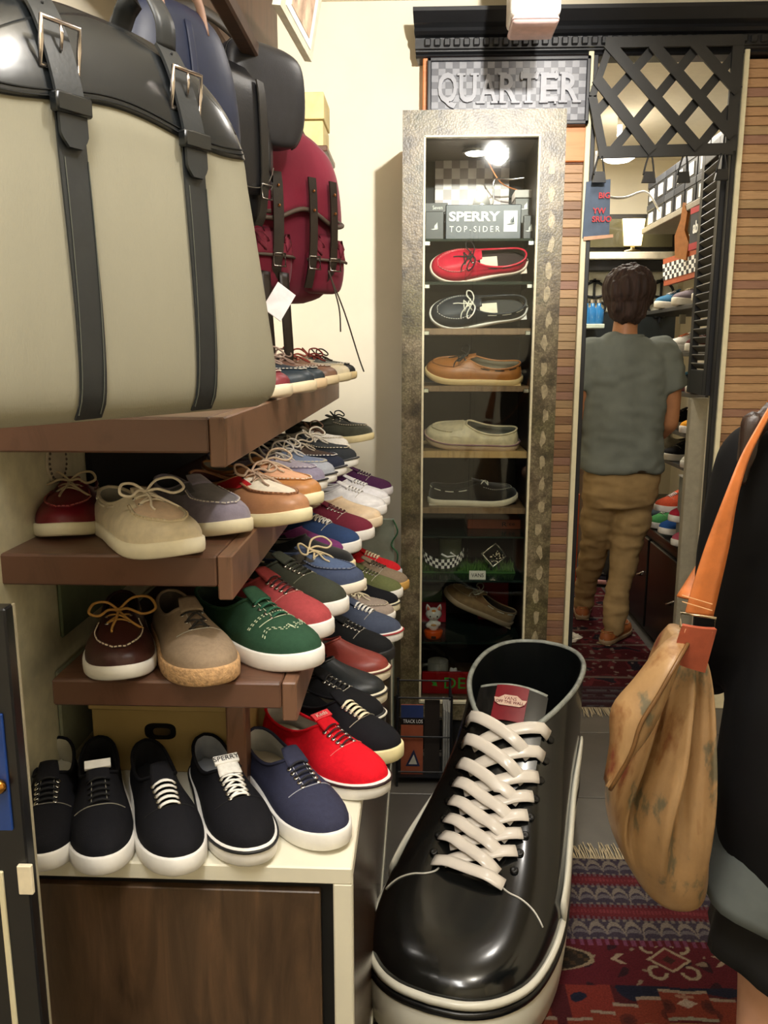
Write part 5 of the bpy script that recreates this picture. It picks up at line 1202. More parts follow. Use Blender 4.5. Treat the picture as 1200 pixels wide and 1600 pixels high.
# checker sign and lettered sign
cs = empty('checker_sign', (0, 0, 0), 0, 'black and white checkered plaque with terracotta border above the rear shelves', 'sign')
q = [atX(1036, 405, 1.30), atX(1090, 388, 1.30), atX(1089, 432, 1.30), atX(1037, 447, 1.30)]
quadplate('board', q, .02, mat('#a8502e', .5), cs)
c4 = [q[0].lerp(q[3], .2), q[1].lerp(q[2], .2), q[1].lerp(q[2], .8), q[0].lerp(q[3], .8)]
for w2 in range(2):
    mb = MB()
    for i in range(14):
        for j in range(4):
            if (i+j) % 2 == w2:
                f = lambda a, b: c4[0].lerp(c4[1], a).lerp(c4[3].lerp(c4[2], a), b)-Vector((.003, .001, 0))
                v = [f(i/14, j/4), f((i+1)/14, j/4), f((i+1)/14, (j+1)/4), f(i/14, (j+1)/4)]; mb.add(v+[p+Vector((.002, 0, 0)) for p in v], [(0, 1, 2, 3), (7, 6, 5, 4)]+[(i_, 4+i_, 4+(i_+1) % 4, (i_+1) % 4) for i_ in range(4)])
    mb.build('checker_squares', mat(('#f0efe9', '#23262e')[w2], .5), cs)['kind'] = 'stuff'
ls = empty('lettered_sign', (0, 0, 0), 0, 'dark sign with red bands and white letters hanging above the checkered plaque', 'sign')
q = [atX(1080, 326, 1.27), atX(1103, 316, 1.27), atX(1102, 384, 1.27), atX(1076, 392, 1.27)]
quadplate('board', q, .015, mat('#1f2533', .5), ls)
for t0_, t1_ in ((0, .14), (.84, 1)): quadplate('band', [q[0].lerp(q[3], t0_), q[1].lerp(q[2], t0_), q[1].lerp(q[2], t1_), q[0].lerp(q[3], t1_)], .017, mat('#a81e2c', .5), ls, 0, .002)
u_ = (q[1]-q[0]).normalized(); v_ = Vector((0, 0, 1)); n_ = u_.cross(v_).normalized(); cc = (q[0]+q[2])/2+n_*.004*(1 if n_.x < 0 else -1)
text('lettering', 'abs.', .075, WHT, ls, Matrix(((u_.x, v_.x, n_.x, cc.x), (u_.y, v_.y, n_.y, cc.y), (u_.z, v_.z, n_.z, cc.z), (0, 0, 0, 1))), .001, bold=.002)
lf = MB().prism([(0, 0), (.07, -.02), (.08, .06), (.05, .12), (.06, .2), (.03, .25), (.02, .17), (-.01, .1)], .02, Matrix.Translation((1.27, 4.25, atX(1066, 400, 1.27).z)) @ Matrix.Rotation(RD(-60), 4, 'Z') @ FACE).build('leather_offcut', leather('#b8763c'), None)
tag(lf, 'tan leather piece hanging beside the lettered sign', 'leather piece')
# shoe boxes on the high shelf
zb = 2.045
tag(bx('high_shelf', (1.28, 1.70, 3.60, 5.0, zb-.03, zb), mat('#8a8272', .6)), 'high shelf of shoe boxes near the ceiling of the rear room', 'shelf')
for k in range(8):
    for r_ in range(2):
        e = empty('shoe_box', (1.30, 3.63+k*.17, zb+r_*.122), 0, 'black shoe box with white label, %s along the %s row on the high shelf' % (('first', 'second', 'third', 'fourth', 'fifth', 'sixth', 'seventh', 'eighth')[k], ('bottom', 'top')[r_]), 'box', 'black shoe boxes on the high shelf')
        MB().box(0, .3, 0, .155, 0, .085, .002).build('body', mat('#1b1d22', .5), e); MB().box(-.003, .303, -.003, .158, .0851, .12, .002).build('lid', mat(('#23262d', '#31343a')[(k+r_) % 2], .5), e); MB().box(-.0045, 0, .035, .11, .012, .07).build('label_sticker', mat('#efede6', .5), e)
MB().tube(crom([tuple(atY(px, py, y_)) for px, py, y_ in ((932, 236, 3.015), (930, 285, 3.1), (944, 305, 3.3), (975, 309, 3.6), (1010, 300, 4.4))]+[(1.296, 4.72, 2.10)], 6), .005, 6).build('white_cable', mat('#f6f4ee', .4), None, smooth=True)
tag(bpy.data.objects['white_cable'], 'white cable looping across the top of the doorway', 'cable')
# glossy black cabinet with chrome pulls, brown panel, heap of shoes
bc = empty('black_cabinet', (1.10, 3.42, 0), 0, 'glossy black low cabinet with chrome pulls inside the rear room', 'cabinet')
GBK = mat('#0a0b0b', .32, var=.2)
MB().box(.04, .6, 0, 1.5, 0, .50, .004).build('body', GBK, bc)
for k in range(3):
    MB().box(.022, .04, .02+k*.49, .48+k*.49, .03, .47, .004).build('door', GBK, bc)
    MB().tube(crom([(.022, .06+k*.49, .30), (.0, .07+k*.49, .285), (.0, .10+k*.49, .275), (.022, .11+k*.49, .27)], 4), .005, 6).build('handle', metal(), bc, smooth=True)
MB().box(.03, .6, -.02, 1.5, .501, .525, .003).build('top', GBK, bc)
tag(bx('white_card', (1.14, 1.26, 3.46, 3.60, .83, .835), WHT, None, 0), 'white card lying on the grey box beside the right door jamb', 'card')
tag(bx('grey_box', (1.15, 1.28, 3.46, 3.62, .526, .8295), mat('#8b9088', .5)), 'upright grey box on the black cabinet under the white card', 'box')
tag(bx('brown_panel', (1.09, 1.11, 4.95, 5.55, .0, .7), mat('#5b4030', .4)), 'brown panel beyond the legs of the man', 'panel')
heap = (('#b8586a', 'pink', 3.60, .02), ('#2c5aa0', 'blue', 3.80, .03), ('#4f9a5a', 'green', 3.98, .02), ('#a8263a', 'crimson', 3.66, .115), ('#d85a3a', 'orange red', 3.88, .12), ('#46505a', 'slate grey', 4.15, .02))
for c1, nm, yy, dz in heap:
    shoe('%s trainer heaped on the black cabinet in the rear room' % nm, Vector((1.24, yy, .526+(dz-.02))), RD(205), 'run', c1, '#e9e4da', '#efe9e2', 'bars', group='trainers heaped on the black cabinet', L=.27, eyes=False, foxing=.09)
tag(bx('orange_box', (.70, .95, 4.75, 4.95, .0005, .55), mat('#d85a20', .5)), 'orange box standing behind the legs of the man', 'box')
p = atZ(930, 948, 0); shoe('black and pink trainer on the rear room floor behind the man', Vector((p.x+.08, p.y+.45, .014)), RD(160), 'run', '#25222a', '#e6a8a8', '#f0ece6', 'bars', L=.28, eyes=False)
# small crumpled paper on the doorway rug
rn = random.Random(9); mb = MB().ell((0, 0, .02), (.05, .03, .022), 12, 8); mb.v = [tuple(Vector(v)*(1+rn.uniform(-.25, .25))) for v in mb.v]
pp = atZ(880, 1012, 0); o = mb.build('crumpled_paper', mat('#d6d0c2', .7), None); o.location = (pp.x+.03, pp.y, .03); tag(o, 'crumpled white paper on the doorway rug behind the giant shoe', 'paper')

# ------------------------------------------------------------------ people
def ring(c, rx, ry, n=20, rot=0., ex=2.3):
    out = []
    for k in range(n):
        a = 2*math.pi*k/n; x = rx*math.copysign(abs(math.cos(a))**(2/ex), math.cos(a)); y = ry*math.copysign(abs(math.sin(a))**(2/ex), math.sin(a))
        out.append(Vector((c[0]+x*math.cos(rot)-y*math.sin(rot), c[1]+x*math.sin(rot)+y*math.cos(rot), c[2])))
    return out
def limb(mb, pts, rad, k=4, seg=14):
    P = crom(pts, k); rr = [q[0] for q in crom([(r,) for r in rad], k)]; mb.tube(P, rr, seg)
    for p, r in ((P[0], rr[0]), (P[-1], rr[-1])): mb.ell(p, (r*.98,)*3, 12, 8)
    return mb
def hand(mb, w_, d, side, s_=1.):
    """palm and five fingers from wrist w_, pointing along d, spread along side"""
    d = Vector(d).normalized(); side = Vector(side); side = (side-d*side.dot(d)).normalized(); nn = d.cross(side)
    w_ = Vector(w_)
    limb(mb, [tuple(w_), tuple(w_+d*.05*s_), tuple(w_+d*.085*s_)], [.026*s_, .034*s_, .03*s_], 3)
    for k, ln in enumerate((.07, .08, .075, .058)):
        b = w_+d*.085*s_+side*(.033-.0225*k)*s_
        limb(mb, [tuple(b), tuple(b+d*ln*.5*s_+nn*.006), tuple(b+d*ln*.85*s_+nn*.022*s_), tuple(b+d*ln*.95*s_+nn*.034*s_)], [.0095*s_, .009*s_, .0082*s_, .007*s_], 3, 8)
    b = w_+d*.03*s_+side*.03*s_
    limb(mb, [tuple(b), tuple(b+d*.03*s_+side*.025*s_), tuple(b+d*.062*s_+side*.03*s_+nn*.012)], [.013*s_, .0105*s_, .0085*s_], 3, 8)
def head(mb, c, f, s_=1.):
    """skull, jaw, nose, lips, brow and ears, facing f"""
    c = Vector(c); f = Vector(f).normalized(); r = Vector((0, 0, 1)).cross(f).normalized()
    M3 = Matrix(((f.x, r.x, 0), (f.y, r.y, 0), (0, 0, 1)))
    P = lambda x, y, z: c+M3 @ Vector((x, y, z))*s_
    mb.ell(P(0, 0, .02), (.098*s_, .078*s_, .10*s_), 20, 14, M3); mb.ell(P(.03, 0, -.06), (.062*s_, .056*s_, .062*s_), 16, 10, M3)
    mb.ell(P(.098, 0, -.02), (.016*s_, .013*s_, .024*s_), 10, 8, M3); mb.ell(P(.085, 0, -.062), (.012*s_, .024*s_, .011*s_), 10, 6, M3); mb.ell(P(.08, 0, -.1), (.018*s_, .02*s_, .016*s_), 10, 6, M3)
    mb.ell(P(.085, 0, .02), (.012*s_, .05*s_, .012*s_), 10, 6, M3)
    for k in (1, -1): mb.ell(P(-.008, k*.079, -.012), (.02*s_, .010*s_, .03*s_), 10, 8, M3)
    return P, M3
SKIN = mat('#b57d56', .5, var=.08, scale=30, bump=.05)
man = empty('person', (0, 0, 0), 0, 'man seen from behind in grey t-shirt and khaki trousers standing past the doorway', 'person')
HP = Vector((.945, 3.78, .86))
body = MB()
Hc = Vector((.932, 3.79, 1.585)); fdir = Vector((.28, 1, -.12))
Pm, M3 = head(body, Hc, fdir, 1.03)
limb(body, [(.918, 3.775, 1.38), (.92, 3.78, 1.46), (.928, 3.785, 1.54)], [.062, .054, .052])
body.loft([ring((.935, 3.78, z), rx, ry) for z, rx, ry in ((.80, .14, .10), (.95, .15, .10), (1.1, .155, .105), (1.25, .17, .105), (1.36, .15, .085), (1.42, .07, .06))])
rs, ls_ = (1.095, 3.78, 1.345), (.765, 3.78, 1.345)
limb(body, [rs, (1.135, 3.775, 1.20), (1.145, 3.79, 1.04)], [.052, .046, .039]); limb(body, [(1.145, 3.79, 1.04), (1.125, 3.90, .98), (1.08, 4.02, .985)], [.038, .034, .026])
hand(body, (1.08, 4.02, .985), (-.3, 1, .1), (0, .2, 1))
limb(body, [ls_, (.73, 3.775, 1.20), (.722, 3.79, 1.04)], [.052, .046, .039]); limb(body, [(.722, 3.79, 1.04), (.74, 3.90, .98), (.79, 4.02, .985)], [.038, .034, .026])
hand(body, (.79, 4.02, .985), (.3, 1, .1), (0, .2, 1))
RL = [(1.01, 3.79, .80), (1.0, 3.80, .60), (.985, 3.81, .42), (.955, 3.79, .25), (.94, 3.775, .09)]; LL = [(.87, 3.79, .80), (.865, 3.84, .60), (.865, 3.93, .42), (.868, 4.06, .24), (.872, 4.15, .09)]
for l in (RL, LL): limb(body, l, [.085, .078, .056, .05, .038])
blob('body', body, SKIN, man, .0075, 5)
TEE = mat('#747972', .85, var=.08, scale=14, bump=.9, bscale=9, spec=.15, stretch=(1, 1, .5))
t = MB(); t.loft([ring((cx, cy, z), rx, ry, 28) for z, rx, ry, cx, cy in ((.825, .186, .128, .935, 3.785), (.845, .188, .131, .935, 3.785), (.90, .182, .125, .937, 3.785), (1.0, .18, .122, .937, 3.785), (1.12, .183, .12, .935, 3.78), (1.25, .19, .118, .93, 3.78), (1.34, .182, .105, .93, 3.78), (1.385, .14, .088, .925, 3.78), (1.43, .078, .07, .92, 3.78))])
for s0, e0 in ((rs, (1.142, 3.775, 1.185)), (ls_, (.722, 3.775, 1.185))):
    t.tube(crom([(lerp(.93, s0[0], .75), 3.78, 1.35), s0, tuple(Vector(s0).lerp(Vector(e0), .55)), e0], 4), [.07]*4+[.075]*4+[.072]*4+[.07], 14)
o = blob('t_shirt', t, TEE, man, .009, 5)
def wrinkle(o, amp, sc_, seed=0, st=(1, 1, 1)):
    vs_ = o.data.vertices; nn = [v.normal.copy() for v in vs_]; off = Vector((seed, seed*2, 0)); out = []
    for v, n_ in zip(vs_, nn):
        c = v.co; p = Vector((c.x*st[0], c.y*st[1], c.z*st[2]))*sc_+off; out += list(c+n_*(amp*noise.noise(p)))
    vs_.foreach_set('co', out); o.data.update()
wrinkle(o, .016, 9, 3, (1.2, 1, .9)); wrinkle(o, .008, 22, 4, (.8, .8, 1.3))
MB().tube(ring((.922, 3.78, 1.425), .075, .068, 24), .008, 6, closed=True).build('neckband', TEE, man, smooth=True)
KH = mat('#a0855c', .85, var=.14, scale=12, bump=.9, bscale=11, spec=.15)
k_ = MB(); k_.loft([ring((.94, 3.79, z), rx, ry, 24) for z, rx, ry in ((.66, .145, .105), (.72, .168, .118), (.80, .172, .12), (.86, .170, .116))])
for l in (RL, LL): limb(k_, [(p[0], p[1], max(p[2], .075)) for p in l], [.098, .088, .068, .058, .054], 5)
o = blob('trousers', k_, KH, man, .009, 4); wrinkle(o, .010, 13, 1, (.6, .6, 1.6)); wrinkle(o, .005, 28, 5, (.6, .6, 1.6))
MB().tube(ring((.94, 3.79, .845), .176, .122, 28), .012, 6, closed=True, flat=1.5).build('belt', leather('#3a2a1c'), man, smooth=True)
HR = mat('#33201a', .72, var=.5, scale=90, bump=.8, bscale=120, stretch=(1, 1, .12))
hb = MB(); hb.ell(Pm(-.012, 0, .035), (.126, .110, .112), 22, 16, M3); hb.ell(Pm(-.05, 0, -.03), (.07, .088, .08), 18, 12, M3); hb.ell(Pm(.045, 0, .085), (.07, .075, .045), 16, 10, M3); hb.ell(Pm(-.02, .07, -.005), (.045, .022, .05), 12, 8, M3); hb.ell(Pm(-.02, -.07, -.005), (.045, .022, .05), 12, 8, M3)
o = blob('hair', hb, HR, man, .005, 3); wrinkle(o, .012, 34, 2, (1, 1, .22)); wrinkle(o, .006, 95, 5, (1, 1, .08))
for k in (1, -1):
    MB().ell(Pm(.088, k*.032, .0), (.008, .012, .008), 10, 8, M3).build('eye', mat('#f0ece4', .3), man, smooth=True); MB().ell(Pm(.0955, k*.032, .0), (.002, .005, .005), 8, 6, M3).build('iris', mat('#20140c', .2), man, smooth=True)
def worn(par, at_, rz, up, sole, lace, L_=.29):
    e, S = shoe('x', Vector(at_), rz, 'boat', leather(up), sole, lace, 'cross', L=L_, plug=leather(up))
    for ch in list(e.children): 
        ch.parent = par; ch.matrix_local = Matrix.Translation(e.location) @ Matrix.Rotation(rz, 4, 'Z')
    bpy.data.objects.remove(e)
worn(man, (.965, 3.83, .013), RD(55), '#9c5a30', '#8a7458', '#caa060'); worn(man, (.882, 4.22, .013), RD(80), '#9c5a30', '#8a7458', '#caa060')

# woman at the right edge of the aisle, from behind
wo = empty('person', (0, 0, 0), 0, 'person in long black cardigan at the right edge carrying the tan shoulder bag', 'person')
WX, WY = .655, 1.17
SK2 = mat('#c8977a', .5, var=.06, scale=30)
b = MB(); Hw = Vector((WX, WY+.02, 1.455)); fw = Vector((.55, 1, 0)); Pw, M3w = head(b, Hw, fw, .96)
limb(b, [(WX, WY, 1.25), (WX, WY+.01, 1.34), (WX, WY+.02, 1.41)], [.06, .048, .046])
b.loft([ring((WX, WY, z), rx, ry) for z, rx, ry in ((.72, .15, .11), (.85, .14, .105), (.98, .125, .095), (1.12, .14, .10), (1.21, .15, .085), (1.27, .07, .06))])
rsW, lsW = (WX+.165, WY, 1.205), (WX-.165, WY, 1.205)
limb(b, [rsW, (WX+.20, WY-.01, 1.06), (WX+.205, WY+.0, .94)], [.046, .04, .034]); limb(b, [(WX+.205, WY, .94), (WX+.20, WY+.10, .86), (WX+.17, WY+.19, .84)], [.034, .03, .023]); hand(b, (WX+.17, WY+.19, .84), (-.3, 1, -.1), (0, .1, 1), .92)
limb(b, [lsW, (WX-.185, WY+.03, 1.06), (WX-.18, WY+.07, .93)], [.046, .04, .034]); limb(b, [(WX-.18, WY+.07, .93), (WX-.16, WY+.16, .84), (WX-.13, WY+.23, .80)], [.034, .03, .023]); hand(b, (WX-.13, WY+.23, .80), (.2, 1, -.2), (0, .1, 1), .92)
for sg_ in (1, -1): limb(b, [(WX+sg_*.075, WY, .74), (WX+sg_*.08, WY+.01, .55), (WX+sg_*.085, WY+.0, .40), (WX+sg_*.085, WY-.02, .24), (WX+sg_*.085, WY-.01, .07)], [.088, .074, .052, .05, .033])
blob('body', b, SK2, wo, .0075, 5)
BKF = mat('#0e0e10', .85, var=.25, scale=12, bump=.6, bscale=8, spec=.2)
c = MB(); c.loft([ring((WX+dx, WY, z), rx, ry, 28) for z, rx, ry, dx in ((.56, .19, .15, .02), (.60, .205, .155, .02), (.72, .200, .15, .01), (.86, .185, .14, 0), (1.0, .17, .125, 0), (1.12, .172, .12, 0), (1.21, .165, .10, 0), (1.255, .11, .08, 0), (1.28, .065, .06, 0))])
for pts in (([rsW, (WX+.20, WY-.01, 1.06), (WX+.205, WY, .94), (WX+.20, WY+.10, .865), (WX+.175, WY+.17, .845)]), ([lsW, (WX-.185, WY+.03, 1.06), (WX-.18, WY+.07, .93), (WX-.16, WY+.16, .845), (WX-.14, WY+.21, .81)])): limb(c, pts, [.062, .056, .05, .046, .042])
o = blob('cardigan', c, BKF, wo, .01, 6); wrinkle(o, .012, 8, 2, (1, 1, .6))
def skirt(name, m, z0, z1, r0, r1, dx, seed, slant=0.):
    def fn(a, b_):
        an = 2*math.pi*a; z = lerp(z1, z0, b_)+slant*math.cos(an)*b_; rr = lerp(r1, r0, b_)*(1+.035*b_*math.sin(an*9+seed))
        return Vector((WX+dx+rr*1.1*math.cos(an), WY+rr*.86*math.sin(an), z))
    return MB().grid(fn, 60, 8, .004).build(name, m, wo, smooth=True)
skirt('tunic', mat('#565c5b', .8, var=.15, scale=14, bump=.5, bscale=20), .505, .66, .205, .17, .012, 1, -.05)
skirt('skirt', mat('#121214', .8, var=.2, bump=.4, bscale=14), .44, .64, .175, .15, .012, 4)
HRW = mat('#2a1a12', .4, var=.5, scale=70, bump=.7, bscale=110, stretch=(1, 1, .1))
h = MB(); h.ell(Pw(-.012, 0, .03), (.108, .092, .10), 20, 14, M3w)
h.loft([ring((WX-.005, WY-.035, z), rx, ry, 20) for z, rx, ry in ((1.10, .07, .03), (1.2, .098, .045), (1.3, .10, .06), (1.4, .09, .07), (1.5, .08, .06))])
limb(h, [(WX-.06, WY-.04, 1.34), (WX-.12, WY-.06, 1.29), tuple(atY(1186, 658, 1.105)), tuple(atY(1166, 702, 1.10)), tuple(atY(1150, 748, 1.10)), tuple(atY(1142, 800, 1.105))], [.03, .024, .018, .015, .011, .004])
o = blob('hair', h, HRW, wo, .008, 4); wrinkle(o, .012, 40, 2, (1, 1, .12)); wrinkle(o, .006, 100, 4, (1, 1, .06))
for k in (1, -1):
    MB().ell(Pw(.088, k*.032, .0), (.008, .012, .008), 10, 8, M3w).build('eye', mat('#f0ece4', .3), wo, smooth=True); MB().ell(Pw(.0955, k*.032, .0), (.002, .005, .005), 8, 6, M3w).build('iris', mat('#20140c', .2), wo, smooth=True)
worn(wo, (WX+.085, WY+.03, .013), RD(88), '#2a1c16', '#5a4636', '#3a2a20', .25); worn(wo, (WX-.085, WY+.03, .013), RD(92), '#2a1c16', '#5a4636', '#3a2a20', .25)

# ------------------------------------------------------------------ tan shoulder bag
def bagprint():
    m, nt, b = newmat('printed_leather'); L = nt.links
    tc = N(nt, 'ShaderNodeTexCoord'); mp = N(nt, 'ShaderNodeMapping'); mp.inputs['Scale'].default_value = (1, 1, .55); L.new(tc.outputs['Object'], mp.inputs[0])
    n = N(nt, 'ShaderNodeTexNoise', i_Scale=13.0, i_Detail=5.0, i_Roughness=.62); L.new(mp.outputs[0], n.inputs[0])
    r = ramp(nt, n.outputs[0], [(.0, '#4f4c3d'), (.38, '#665c45'), (.43, '#987750'), (.56, '#a58258'), (.64, '#8a633d'), (.70, '#6e3624')])
    L.new(r.outputs[0], b.inputs['Base Color']); b.inputs['Roughness'].default_value = .42
    n2 = N(nt, 'ShaderNodeTexNoise', i_Scale=40.0, i_Detail=4.0); L.new(tc.outputs['Object'], n2.inputs[0])
    bp = N(nt, 'ShaderNodeBump', i_Strength=.3, i_Distance=.004); L.new(n2.outputs[0], bp.inputs['Height']); L.new(bp.outputs[0], b.inputs['Normal']); return m
BP = bagprint()
sb2 = empty('shoulder_bag', (0, 0, 0), 0, 'slouchy tan printed leather shoulder bag with orange strap hanging at the right', 'bag')
BYY = 1.10
prof = [((1084, 1010), 14, .05), ((1084, 1040), 32, .08), ((1076, 1100), 46, .10), ((1062, 1180), 60, .12), ((1046, 1260), 76, .135), ((1044, 1330), 76, .135), ((1056, 1390), 60, .12), ((1062, 1414), 44, .10), ((1064, 1422), 22, .06)]
rings = []
for (pc, hwp, dep) in crom([(p[0], p[1], h_, d_) for p, h_, d_ in prof], 4) if False else [((q[0], q[1]), q[2], q[3]) for q in crom([(p[0], p[1], h_, d_) for p, h_, d_ in prof], 5)]:
    c_ = atY(*pc, BYY); hw = hwp/F*BYY*1.06; r = []
    tt = (pc[1]-1010)/415
    for k in range(64):
        a = 2*math.pi*k/64
        fold = 1+(.30*math.sin(7*a+1.0+tt*1.6)+.14*math.sin(15*a+4*tt))*math.sin(math.pi*min(1, tt*1.02+.1))
        if math.sin(a) > 0: fold = 1
        r.append(Vector((c_.x+hw*math.copysign(abs(math.cos(a))**.8, math.cos(a)), BYY+.06+dep*.75*math.copysign(abs(math.sin(a))**.8, math.sin(a))*fold, c_.z)))
    rings.append(r)
MB().loft(rings).build('body', BP, sb2, smooth=True)
fy = BYY-.05
fo = [atY(1062, 985, fy+.03), atY(1030, 1010, fy), atY(990, 1060, fy-.01), atY(955, 1105, fy-.015), atY(952, 1160, fy-.02), atY(943, 1217, fy-.02)]
fi = [atY(1072, 1000, fy+.02), atY(1060, 1045, fy-.02), atY(1044, 1090, fy-.03), atY(1026, 1130, fy-.035), atY(1000, 1170, fy-.035), atY(950, 1222, fy-.02)]
fo, fi = [[Vector(p) for p in crom([tuple(p) for p in l], 4)] for l in (fo, fi)]
MB().grid(lambda a, b_: fo[min(int(round(a*20)), 20)].lerp(fi[min(int(round(a*20)), 20)], b_)+Vector((0, -.022*math.sin(math.pi*b_), 0)), 20, 8, .006).build('flap', BP, sb2, smooth=True)
MB().tube([p.lerp(q_, .55)+Vector((0, -.024, 0)) for p, q_ in zip(fo, fi)], .0028, 6).build('flap_piping', leather('#6b4a26'), sb2, smooth=True)
OR = leather('#bf6c34', .4); OR2 = leather('#a45138', .4)
sp = [(1210, 628, .0), (1188, 668, -.012), (1164, 715, -.02), (1143, 775, -.03), (1122, 850, -.03), (1104, 915, -.03), (1092, 962, -.03)]
wd = [10, 12, 16, 24, 42, 50, 53]
SP = []; SW = []
for q in crom([(a, b_, c_, w_) for (a, b_, c_), w_ in zip(sp, wd)], 5): SP.append(atY(q[0], q[1], 1.085+q[2])); SW.append(q[3]/F*1.07*.5)
over = [(WX-.10, WY-.02, 1.285), (WX-.09, WY+.06, 1.28), (WX-.12, WY+.12, 1.18), (WX-.19, WY+.10, 1.06), (WX-.255, WY+.03, 1.0)]
MB().tube(SP, SW, 8, flat=.12, up=Vector((.25, -1, .3))).build('strap', OR, sb2, smooth=True)
MB().tube(crom([tuple(SP[0])]+over, 5), .012, 8, flat=.2, up=Vector((0, 0, 1))).build('rear_strap', OR, sb2, smooth=True)
st = MB()
for dy in (0, 10):
    st.tube([atY(lerp(1066, 1113, t), lerp(932, 946, t)+dy-2, 1.046) for t in ulist(0, 1, 10)], .0007, 4)
st.build('strap_stitching', mat('#e6b480', .7), sb2)
rg = [atY(*p, 1.05) for p in ((1064, 957), (1118, 966), (1116, 988), (1063, 978))]
MB().tube(rg, .0022, 8, closed=True).build('metal_ring', metal('#b9a98c', .25), sb2, smooth=True)
tq = [atY(*p, 1.05) for p in ((1066, 974), (1116, 980), (1103, 1053), (1052, 1035))]
MB().grid(lambda a, b_: tq[0].lerp(tq[1], a).lerp(tq[3].lerp(tq[2], a), b_)+Vector((0, -.004*math.sin(math.pi*a)+.012*b_, 0)), 8, 8, .006).build('leather_tab', OR2, sb2, smooth=True, ang=60)
st = MB(); cc = [tq[0].lerp(tq[2], .08), tq[1].lerp(tq[3], .08), tq[2].lerp(tq[0], .08), tq[3].lerp(tq[1], .08)]
st.tube([p+Vector((0, -.006+.012*(i > 1), 0)) for i, p in enumerate(cc)], .0007, 4, closed=True); st.build('tab_stitching', mat('#e2a884', .7), sb2)

# ------------------------------------------------------------------ rugs
_lc = {}
def LC_(h):
    if h not in _lc: _lc[h] = lin(h)
    return _lc[h]
def rug(name, lab, x0, x1, y0, y1, col, nx, ny, fr):
    e = empty(name, (0, 0, 0), 0, lab, 'rug')
    V = []; Fc = []; W = ny+1
    rn = random.Random(2)
    for i in range(nx+1):
        for j in range(ny+1): V.append((lerp(x0, x1, i/nx), lerp(y0, y1, j/ny), .008+.0006*rn.random()))
    for i in range(nx):
        for j in range(ny): Fc.append((i*W+j, (i+1)*W+j, (i+1)*W+j+1, i*W+j+1))
    me = bpy.data.meshes.new('pile'); me.from_pydata(V, [], Fc); me.update()
    ca = me.color_attributes.new('Col', 'FLOAT_COLOR', 'POINT'); buf = []
    for (x, y, z) in V: buf += [*[c_*.5 for c_ in LC_(col(x, y))], 1]
    ca.data.foreach_set('color', buf)
    link('pile', me, vcolmat(name+'_pile'), e, smooth=False)
    MB().box(x0, x1, y0, y1, .0005, .0075).build('backing', mat('#3a2420', .9), e)
    mb = MB(); x = x0
    for ys, sg_ in fr:
        x = x0+.003
        while x < x1:
            l = rn.uniform(.05, .085); dx = rn.uniform(-.012, .012); b0 = Vector((x, ys, .006)); mb.tube([b0, b0+Vector((dx*.4, sg_*l*.5, -.001)), b0+Vector((dx, sg_*l, -.003))], .0017, 4, caps=False); x += .0042
    if mb.v: mb.build('fringe', mat('#b9a98a', .9, var=.2), e)['kind'] = 'stuff'
    return e
def arch(x, per, h):
    t = (x/per) % 1; return h*math.sqrt(max(0, 1-(2*t-1)**2))
